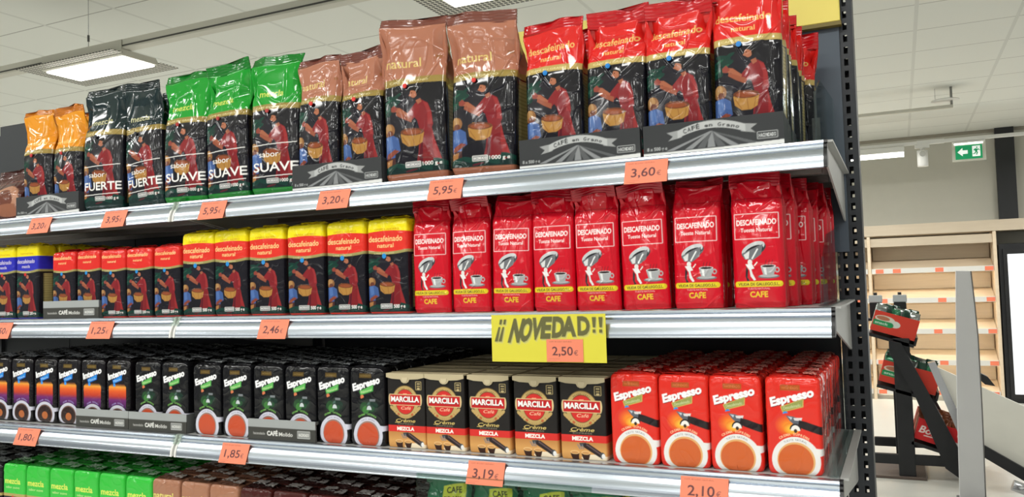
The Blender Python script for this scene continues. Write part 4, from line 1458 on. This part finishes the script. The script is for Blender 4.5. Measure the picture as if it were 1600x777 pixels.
def ticket(x0, x1, z, txt, label):
    w = x1 - x0
    me = flat_print('price_ticket', ticket_art(txt), w, .0425, .0006)
    o = obj('price_ticket', me, PAPER, None, ((x0 + x1) / 2, -.0285, z - .0478), (R(-21), 0, 0))
    tag(o, label, 'price tag', 'orange price tickets')
for a in ((-1.875, -1.796, Z1, '3,20', 'orange price ticket below the orange topped bags'),
          (-1.606, -1.530, Z1, '3,95', 'orange price ticket below the black topped bags'),
          (-1.296, -1.222, Z1, '5,95', 'orange price ticket below the green bags'),
          (-.970, -.893, Z1, '3,20', 'orange price ticket below the tray of small brown bags'),
          (-.708, -.635, Z1, '5,95', 'orange price ticket below the large brown bags'),
          (-.320, -.246, Z1, '3,60', 'orange price ticket below the red topped decaf bags'),
          (-2.020, -1.947, Z2, '1,50', 'orange price ticket below the yellow and blue bricks'),
          (-1.658, -1.577, Z2, '1,25', 'orange price ticket below the short red bricks'),
          (-1.131, -1.055, Z2, '2,46', 'orange price ticket below the yellow banded bricks'),
          (-1.927, -1.842, Z3, '1,80', 'orange price ticket below the sunset printed bricks'),
          (-1.243, -1.167, Z3, '1,85', 'orange price ticket below the black espresso bricks'),
          (-.640, -.565, Z3, '3,19', 'orange price ticket below the lidded black cartons'),
          (-.245, -.168, Z3, '2,10', 'orange price ticket below the red espresso bricks')):
    ticket(*a)

def novedad_art(asp):
    a = Art(230, 96, (214, 205, 66), asp)
    sh, dk = (180, 176, 104), (98, 96, 58)
    for (dx_, dy_, c) in ((.012, -.045, (206, 200, 96)), (.006, -.022, sh), (0, 0, dk)):
        xs = .085
        for ch, w_, shr, y in (('¡', .030, .55, .44), ('¡', .030, .55, .44)):
            pass
        for k in range(2):
            x = .028 + .036 * k
            a.poly([(x + dx_, .43 + dy_), (x + .030 + dx_, .43 + dy_), (x + .058 + dx_, .74 + dy_), (x + .040 + dx_, .74 + dy_)], c)
            a.poly([(x + .046 + dx_, .79 + dy_), (x + .068 + dx_, .79 + dy_), (x + .078 + dx_, .90 + dy_), (x + .054 + dx_, .90 + dy_)], c)
        L = [('N', .150, .100, .44, .44, .32), ('O', .248, .095, .46, .43, .26), ('V', .345, .100, .50, .40, .20), ('E', .440, .085, .52, .40, .14), ('D', .540, .098, .535, .385, .10), ('A', .625, .120, .56, .365, .04), ('D', .762, .100, .58, .345, 0)]
        for ch, x, w_, y, h_, shr in L:
            a.text(ch, x + dx_, y + dy_, h_, c, width=w_ * 1.06, bold=.055, shear=shr, align='l')
        for k in range(2):
            x = .885 + .055 * k
            a.poly([(x + .006 + dx_, .72 + dy_), (x + .028 + dx_, .72 + dy_), (x + .036 + dx_, .93 + dy_), (x - .0 + dx_, .93 + dy_)], c)
            a.rect(x + .004 + dx_, .61 + dy_, x + .030 + dx_, .68 + dy_, c)
    return a
sg = thing('shelf_sign', 'yellow novelty sign clipped below the bright red packs', 'sign', (-.4685, -.0305, Z2 - .088))
obj('sign_card', flat_print('sign_card', novedad_art(.385), .217, .0835, .001), PAPER, sg)
tk = obj('price_ticket', flat_print('price_ticket', ticket_art('2,50', .66), .068, .039, .0006), PAPER, sg, (.033, -.0012, .001))
tk['label'] = 'orange price ticket on the yellow sign'
part('clip', MB().box(-.03, .03, .0012, .0035, .045, .07).box(.012, .03, .0012, .016, .064, .068).box(-.03, -.012, .0012, .016, .064, .068), WHITEP, sg)

fl = MB().box(-.748, -.398, -.0246, -.0240, -.095, -.036)
fl.box(-.748, -.398, -.0250, -.0246, -.040, -.036)
tag(part('clear_sleeve', fl, FILMCLEAR, None, (0, 0, Z3)), 'clear plastic sleeve hanging over the dark green bags', 'plastic sleeve')

def divider(x, z, lab):
    t = thing('acrylic_divider', lab, 'shelf divider', (x, .008, z), (0, 0, 0), 'clear acrylic shelf dividers')
    part('plate', MB().prism([(.004, .002), (.43, .002), (.43, .150), (.10, .118), (.05, .098), (.012, .078), (.004, .070)], 0, -.0011, .0011), CLEAR, t)
    part('front_post', MB().box(-.006, .006, .0, .0035, .0, .036).box(-.0018, .0018, 0, .004, .036, .078), CLEAR, t)
    part('foot_rail', MB().box(-.009, .009, .002, .43, .0002, .0018), CLEAR, t)
divider(-.0135, Z1 + .0006, 'clear acrylic divider at the end of the top shelf')
divider(-.0135, Z2 + .0006, 'clear acrylic divider at the end of the bright red packs')
divider(-.0125, Z3 + .0006, 'clear acrylic divider at the end of the red espresso bricks')

# ------------------------------------------------------------------ ceiling fittings
LAMP = mat('lamp diffuser', (250, 250, 245), 0.4, emit=(255, 252, 244), estr=9.0)
TRK = mat('white trunking', (206, 204, 192), 0.45)
tr = thing('lighting_trunk', 'long white lighting trunk hung below the ceiling tiles', 'light track', (-4, 1.645, 2.760))
part('rail', MB().box(-7, 6, -.031, .031, 0, .05, .004), TRK, tr)
part('slot_cover', MB().box(-7, 6, -.0325, -.0310, .010, .018), mat('dark trunk slot', (70, 70, 66), 0.5), tr)
def holes_mat():
    m = mat('perforated white steel', (200, 198, 186), 0.5)
    nt = m.node_tree
    tc = nt.nodes['Texture Coordinate']
    v = nt.nodes.new('ShaderNodeTexVoronoi'); v.voronoi_dimensions = '2D'; v.inputs['Scale'].default_value = 42; v.inputs['Randomness'].default_value = 0.0
    nt.links.new(tc.outputs['Object'], v.inputs['Vector'])
    l = nt.nodes.new('ShaderNodeMath'); l.operation = 'LESS_THAN'; l.inputs[1].default_value = 0.40
    nt.links.new(v.outputs['Distance'], l.inputs[0])
    mx = nt.nodes.new('ShaderNodeMix'); mx.data_type = 'RGBA'
    mx.inputs[6].default_value = rgba((214, 212, 200)); mx.inputs[7].default_value = rgba((70, 68, 62))
    nt.links.new(l.outputs[0], mx.inputs[0])
    nt.links.new(mx.outputs[2], nt.nodes['Principled BSDF'].inputs['Base Color'])
    return m
PERF = holes_mat()
def luminaire(x0, x1, lab):
    t = thing('trunk_luminaire', lab, 'ceiling lamp', ((x0 + x1) / 2, 1.729, 2.72), group='trunk luminaires')
    hw = (x1 - x0) / 2
    part('housing', MB().prism([(-.110, .004), (-.122, .010), (-.122, .086), (-.1175, .086), (-.117, .038), (.10, .038), (.118, .010), (.110, .004)], 0, -hw - .01, hw + .01), TRK, t)
    part('diffuser', MB().box(-hw + .008, hw - .008, -.106, .106, -.004, .0038, .002), LAMP, t)
    part('perforated_wing', MB().box(-hw - .13, hw + .02, -.19, -.122, .014, .018).box(-hw - .13, hw + .02, .122, .245, .014, .018).box(-hw - .13, -hw - .012, -.122, .122, .014, .018), PERF, t)
luminaire(-4.158, -3.545, 'bright rectangular lamp above the orange and black bags')
luminaire(-1.670, -1.057, 'bright rectangular lamp at the top edge above the large brown bags')
def wire(x, y, z0, z1, lab):
    t = thing('suspension_wire', lab, 'wire', (x, y, z0), group='suspension wires')
    part('cable', MB().tube((0, 0, 0), (0, 0, z1 - z0), .0018, 8), STEEL, t)
    part('gripper', MB().tube((0, 0, .04), (0, 0, .075), .006, 10), mat('wire gripper', (90, 90, 88), 0.4), t)
wire(-3.835, 1.645, 2.81, CEIL, 'thin steel wire holding the trunk above the left lamp')
wire(-1.03, 1.645, 2.81, CEIL, 'thin steel wire holding the trunk behind the large brown bags')

t = thing('ceiling_track', 'thin white track with a round plate, high beyond the shelf end', 'light track', (-.2, 7.0, 2.955))
part('rail', MB().box(-2.4, .80, -.02, .02, 0, .03, .003), TRK, t)
part('round_plate', MB().tube((.74, 0, .07), (.74, 0, .078), .115, 28), WHITEP, t)
part('rod', MB().tube((.79, 0, .03), (.79, 0, CEIL - 2.957), .011, 12), mat('grey rod', (150, 150, 146), 0.4), t)
part('cable', MB().tube((.66, 0, .078), (.66, 0, CEIL - 2.957), .002, 8), STEEL, t)

yr = 8.3
t = thing('spot_track', 'white light track along the bakery wall below the ceiling edge', 'light track', (.6, yr, 2.835))
part('rail', MB().box(-4.5, 2.4, -.02, .02, 0, .035, .003), WHITEP, t)
part('joint_cover', MB().box(-.28, -.02, -.024, .024, -.004, .04, .003), WHITEP, t)
t = thing('linear_lamp', 'glowing tube lamp hanging under the track beside the dark upright', 'lamp', (-.2, yr, 2.735))
part('housing', MB().box(-.5, .40, -.035, .035, .035, .098, .005), WHITEP, t)
part('tube', MB().tube((-.49, 0, .012), (.395, 0, .012), .026, 16), mat('tube glow', (255, 255, 250), 0.4, emit=(255, 253, 246), estr=5.0), t)
t = thing('spotlight', 'white cylindrical spotlight on the bakery track', 'spotlight', (.37, yr, 2.60))
part('can', MB().tube((0, 0, 0), (0, 0, .17), .052, 28), WHITEP, t)
part('adapter', MB().box(-.07, .07, -.018, .018, .195, .233, .003).tube((0, 0, .17), (0, 0, .2), .02, 14), WHITEP, t)
part('lens_ring', MB().tube((0, -.0515, .13), (0, -.0535, .13), .030, 20, .03), mat('pale grey ring', (176, 176, 170), 0.4), t)

def exit_art(asp):
    a = Art(150, 86, (12, 138, 86), asp)
    w = (238, 244, 240)
    a.poly([(.08, .52), (.27, .22), (.27, .38), (.46, .38), (.46, .64), (.27, .64), (.27, .82)], w)
    a.rect(.63, .16, .92, .90, w)
    g_ = (12, 138, 86)
    a.ell(.80, .78, .030, .055, g_)
    a.poly([(.72, .72), (.80, .70), (.84, .62), (.80, .48), (.74, .50), (.70, .60)], g_)
    a.poly([(.78, .52), (.84, .44), (.80, .26), (.76, .27), (.79, .42), (.74, .48)], g_)
    a.poly([(.74, .50), (.70, .38), (.64, .36), (.64, .31), (.73, .33), (.78, .47)], g_)
    a.poly([(.72, .70), (.66, .60), (.69, .57), (.74, .64)], g_)
    a.poly([(.82, .66), (.88, .56), (.92, .57), (.84, .72)], g_)
    return a
t = thing('exit_sign', 'green emergency exit sign with arrow and running figure', 'exit sign', (.80, yr + .01, 2.62))
part('clear_plate', MB().box(-.155, .155, -.004, .004, 0, .19, .002), mat('frosted plate', (196, 196, 182), 0.35), t)
em = mat('lit sign face', (255, 255, 255), 0.4)
nt = em.node_tree
va = nt.nodes.new('ShaderNodeVertexColor'); va.layer_name = 'art'
nt.links.new(va.outputs['Color'], nt.nodes['Principled BSDF'].inputs['Base Color'])
nt.links.new(va.outputs['Color'], nt.nodes['Principled BSDF'].inputs['Emission Color'])
nt.nodes['Principled BSDF'].inputs['Emission Strength'].default_value = 0.45
obj('pictogram', flat_print('pictogram', exit_art(.57), .245, .145, .002), em, t, (.0, -.0065, .022))
part('lamp_housing', MB().box(-.15, .15, -.02, .03, .19, .213, .004), WHITEP, t)
part('light_slot', MB().box(-.13, .13, -.016, -.005, .176, .189), mat('sign lamp glow', (255, 255, 255), 0.4, emit=(255, 255, 250), estr=2.5), t)

# ------------------------------------------------------------------ bakery wall unit and cooler
yb = 9.30
t = thing('bakery_shelving', 'pale oak bread shelving with empty sloping shelves on the far wall', 'shelving unit', (0, yb, 0))
part('back_board', MB().box(-2.0, 1.075, .40, .42, .02, 1.92), WOOD, t)
for x in (-2.0, -.245, 1.060):
    part('side_board', MB().box(x, x + .035, .0, .41, 0, 1.925, .002), WOOD, t)
part('plinth', MB().box(-1.965, 1.06, .03, .05, 0, .07), mat('grey plinth', (150, 146, 138), 0.5), t)
part('valance', MB().box(-1.965, 1.06, .02, .06, 1.80, 1.90, .002), WOODB, t)
STRIP = mat('white shelf edge strip', (216, 214, 208), 0.4)
LED = mat('shelf light strip', (255, 250, 235), 0.4, emit=(255, 246, 224), estr=15.0)
ORNG = mat('orange ticket card', (236, 126, 92), 0.6)
for k, z in enumerate((1.515, 1.165, .805, .445, .10)):
    for (xa, xb) in ((-1.96, -.25), (-.205, 1.055)):
        s_ = part('shelf_board', MB().prism([(.02, z - .02), (.395, z + .12), (.395, z + .14), (.02, z)], 0, xa, xb), WOOD, t)
        e = part('edge_strip', MB().box(xa, xb, -.004, .018, z - .035, z + .025, .002), STRIP, s_)
        tb = MB()
        for q in (.04, .20, .52, .93):
            xx = xa + (xb - xa) * min(.93, max(.01, q + rng.uniform(-.04, .04)))
            tb.box(xx, xx + .085, -.0055, -.0042, z - .03, z + .018)
        part('price_tickets', tb, ORNG, s_)
        part('light_strip', MB().box(xa + .03, xb - .03, .02, .035, z - .032, z - .024), LED, s_)
        part('shelf_back', MB().box(xa + .01, xb - .01, .33, .345, z + .125, z + .30), WOODB, s_)

t = thing('display_cooler', 'black framed cooler with a bright white glass door beside the bread shelves', 'cooler', (1.75, 9.3, 0))
part('cabinet', MB().box(-.64, .9, .02, .44, 0, 1.78, .004), BLACKM, t)
dr = part('door', MB().box(-.56, .84, -.012, .018, .10, 1.66, .004), mat('lit cooler door', (240, 244, 246), 0.2, emit=(250, 253, 255), estr=0.85), t)
part('door_frame', MB().box(-.60, -.56, -.02, .018, .05, 1.72).box(-.56, .86, -.02, .018, 1.662, 1.72).box(-.56, .86, -.02, .018, .05, .098), BLACK, dr)
part('cabinet_lamp', MB().tube((-.36, -.026, 1.69), (-.36, -.0205, 1.69), .035, 18), mat('cooler lamp', (255, 255, 255), 0.4, emit=(255, 255, 255), estr=2.0), t)

# ------------------------------------------------------------------ snack rack beyond the shelf end
RED = mat('red snack carton', (206, 62, 46), 0.5, vary=0.03)
def snack_art(asp, kind):
    a = Art(110, 52, (206, 62, 46) if kind else (208, 36, 40), asp)
    if kind:
        a.ell(.26, .66, .22, .16, (214, 206, 190)); a.ell(.50, .52, .12, .16, (208, 214, 204)); a.ell(.22, .68, .15, .10, (176, 112, 84))
        a.rect(.02, .30, .42, .56, (30, 140, 84)); a.ell(.40, .43, .08, .13, (30, 140, 84))
        a.text('snack', .21, .38, .12, (200, 226, 206), width=.30, bold=.02)
    else:
        a.text('Bolsi', .21, .36, .32, (244, 232, 228), width=.32, bold=.016, shear=.2)
        a.line(.14, .26, .36, .29, .02, (236, 210, 205))
        a.ell(.66, .70, .05, .12, (230, 200, 170))
        a.poly([(.52, .40), (1, .30), (1, .08), (.54, .18)], (224, 224, 226))
        a.text('PRECIO', .74, .20, .07, (110, 110, 116), width=.22)
    return a

rk = thing('snack_rack', 'black metal rack of sloping shelves on the floor beyond the gondola', 'display rack', (.1, 5.2, 0))
for (xa, xb) in ((-.075, .035),):
    part('post', MB().box(xa, xb, -.03, .03, 0, 1.0, .004), BLACKM, rk)
    part('post', MB().box(xa - .02, xb - .03, .62, .68, 0, 1.10, .004), BLACKM, rk)
part('diagonal_arm', MB().prism([(-.10, .99), (-.02, .97), (.13, .64), (.36, .12), (.30, .04), (.22, .10), (.05, .60), (-.10, .90)], 1, -.07, -.035), BLACKM, rk)
part('diagonal_arm', MB().prism([(-.10, .99), (-.02, .97), (.13, .64), (.36, .12), (.30, .04), (.22, .10), (.05, .60), (-.10, .90)], 1, .66, .695), BLACKM, rk)
part('base_beam', MB().box(-.25, .36, -.02, .02, .10, .17, .004), BLACKM, rk)
part('base_beam', MB().box(-.25, .36, .64, .68, .10, .17, .004), BLACKM, rk)
part('rear_shelf', MB().box(-.28, .12, .52, .67, 1.10, 1.12, .003), BLACKM, rk)
part('foot_plate', MB().box(-.26, .10, -.05, .72, .0, .02, .003), mat('brown foot plate', (98, 84, 76), 0.5), rk)
shelf_def = ((-.215, 1.062, .30, 17), (-.175, .690, .38, 15.5), (.035, .290, .42, 17))
for (x, z, L, an) in shelf_def:
    M = Matrix.Translation((x, 0, z)) @ Matrix.Rotation(R(an), 4, 'Y')
    part('tray_shelf', MB().box(-.01, L, -.03, .66, -.045, -.022, M=M).box(L - .005, L + .01, -.03, .66, -.03, .03, M=M), BLACKM, rk)

def snack_box(x, z, L, H, an, kind, lab, foil):
    t = thing('snack_carton', lab, 'snack carton', (.1 + x, 5.2, z), (0, R(an), 0), 'open red snack cartons')
    obj('front_panel', flat_print('front_panel', snack_art(H / L, kind), L, H, .004), CARD, t, (L / 2, -.012, -.02))
    part('box_body', MB().box(0, .004, -.008, .58, -.02, H - .02).box(L - .004, L, -.008, .58, -.02, H * .85 - .02).box(0, L, .576, .58, -.02, H - .02).box(.004, L - .004, -.008, .576, -.02, -.014), RED if kind else mat('bright red carton', (208, 36, 40), 0.5), t)
    return t
def packets(x, z, L, H, an, cols, lab, seed, grp):
    """foil packets standing in a carton, each its own thing"""
    M = Matrix.Translation((.1 + x, 5.2, z)) @ Matrix.Rotation(R(an), 4, 'Y')
    r_ = random.Random(seed)
    n = 0
    for i in range(5):
        for j in range(4):
            u_ = .01 + (L - .03) * (i + .5) / 5
            v_ = .05 + .14 * j + r_.uniform(-.02, .02)
            p = M @ Vector((u_, v_, -.012))
            me, m = cols[(i + j * 2 + seed) % len(cols)]
            o = obj('snack_packet', me, m, None, p, (M.to_3x3() @ Matrix.Rotation(r_.choice((.35, -.4, .9, -1.0)) + r_.uniform(-.2, .2), 3, 'Z') @ Matrix.Rotation(r_.uniform(-.10, .10), 3, 'X')).to_euler())
            tag(o, lab, 'snack packet', grp)
def packet_mesh(h, w, seed):
    n = 9
    V = []
    rr = np.random.RandomState(seed)
    for k in range(n):
        q = k / (n - 1)
        th = .020 * math.sin(math.pi * min(1, max(0, q * 1.0))) ** .5 + .004
        ring = []
        for a_ in np.linspace(0, 2 * math.pi, 20, endpoint=False):
            ring.append((w / 2 * math.copysign(abs(math.cos(a_)) ** .6, math.cos(a_)), th * math.sin(a_) + .005 * (rr.rand() - .5), q * h + .004 * (rr.rand() - .5)))
        V.append(ring)
    V = np.array(V)
    return grid_mesh('packet', V, np.ones(V.shape))
FG = mat('green foil', (52, 118, 84), 0.25, 0.3, bump=.2); FS = mat('silver foil', (150, 156, 152), 0.2, 0.7, bump=.2); FD = mat('dark green foil', (26, 66, 50), 0.3, 0.2)
FBN = mat('nut brown foil', (122, 70, 42), 0.3, 0.1, bump=.2, vary=.4, vscale=40); FRD = mat('red foil', (150, 40, 40), 0.3, 0.2)
pk = [packet_mesh(.180 + .006 * i, .085, i) for i in range(4)]
for i, m in enumerate((FG, FS, FD, FRD)): pk[i].materials.append(m)
pg = [(pk[0], FG), (pk[1], FS), (pk[2], FD), (pk[0], FG), (pk[2], FD), (pk[1], FS), (pk[2], FD)]
pk2 = [packet_mesh(.172, .085, 7), packet_mesh(.180, .085, 8)]
pk2[0].materials.append(FBN); pk2[1].materials.append(FBN)
snack_box(-.215, 1.085, .300, .150, 17, 1, 'red snack carton on the topmost sloping shelf of the black rack', 0)
packets(-.215, 1.085, .300, .150, 17, pg, 'green or silver foil packet standing in the topmost red carton', 1, 'foil packets in the topmost carton')
snack_box(-.175, .715, .375, .155, 15.5, 1, 'red snack carton on the middle sloping shelf of the black rack', 0)
packets(-.175, .715, .375, .155, 15.5, pg, 'green or silver foil packet standing in the middle red carton', 3, 'foil packets in the middle carton')
snack_box(.035, .312, .42, .150, 17, 0, 'bright red carton with white lettering on the lowest rack shelf', 0)
packets(.035, .312, .28, .14, 17, [(pk2[0], FBN), (pk2[1], FBN)], 'nut brown foil packet standing in the lowest carton', 2, 'nut brown packets in the lowest carton')

t = thing('scanner_post', 'black boxy post with a silver cap, nearer the dark upright', 'device', (-.09, 5.78, 1.122), group='black posts with silver caps')
t2 = thing('scanner_post', 'black boxy post with a silver cap, behind the topmost snack carton', 'device', (.085, 5.78, 1.122), group='black posts with silver caps')
for q in (t, t2):
    part('column', MB().box(-.045, .045, -.03, .03, 0, .12, .004), BLACKM, q)
    part('cap', MB().box(-.05, .05, -.034, .034, .12, .18, .006), mat('silver cap', (200, 204, 206), 0.3, 0.3), q)
    part('knob', MB().tube((0, 0, .18), (0, 0, .20), .014, 12), BLACK, q)

# white board standing upright in front of the rack, gently bowed
mb = MB()
pr = [(.418, 1.472), (.500, 1.466), (.512, 1.25), (.520, 1.05), (.520, .6), (.512, .02), (.372, .02), (.384, .6), (.402, 1.1)]
mb.prism(pr, 1, -.02, .02)
t = thing('sign_post', 'tall plain white board standing upright before the snack rack', 'display board', (0, 4.6, 0))
bevel(part('board', mb, mat('matt pale grey board', (216, 216, 218), 0.6, vary=.01), t), .002)
part('edge_strip', MB().prism([(.501, 1.466), (.506, 1.466), (.518, 1.25), (.526, 1.05), (.526, .6), (.518, .02), (.513, .02), (.521, .6), (.521, 1.05), (.513, 1.25)], 1, -.021, .021), mat('grey board edge', (112, 110, 108), 0.5), t)
part('foot', MB().box(.36, .53, -.12, .12, 0, .02, .003), mat('grey foot', (120, 120, 120), 0.5), t)

ck = thing('sloping_counter', 'white sloping panel with a black lower rail and steel edge channel', 'counter', (0, 5.0, 0))
part('panel', MB().prism([(.30, .815), (.90, .515), (1.5, .22), (1.5, -.0 + .02), (.85, .10), (.555, .29), (.455, .36)], 1, -.02, .02), WHITEB, ck)
part('lower_rail', MB().prism([(.47, .345), (.535, .315), (.88, .105), (1.2, .02), (1.05, .001), (.84, .04), (.50, .255)], 1, -.06, -.021), BLACKM, ck)
part('steel_channel', MB().prism([(.240, .845), (.285, .855), (.455, .39), (.415, .335)], 1, -.05, .05).prism([(.262, .852), (.275, .856), (.447, .395), (.435, .37)], 1, -.062, -.050), STEEL, ck)
part('corner_knob', MB().prism([(.50, .78), (.53, .79), (.60, .75), (.64, .69), (.58, .70)], 1, .03, .10), BLACK, ck)
part('leg', MB().box(1.2, 1.26, -.02, .02, 0, .2), BLACKM, ck)
bt = MB().tube((.68, 0, .10), (.88, 0, .03), .035, 16)
t = part('steel_bar', bt, STEEL, None, (0, 4.75, 0))
tag(t, 'short bright steel tube lying low beside the sloping counter', 'steel tube')
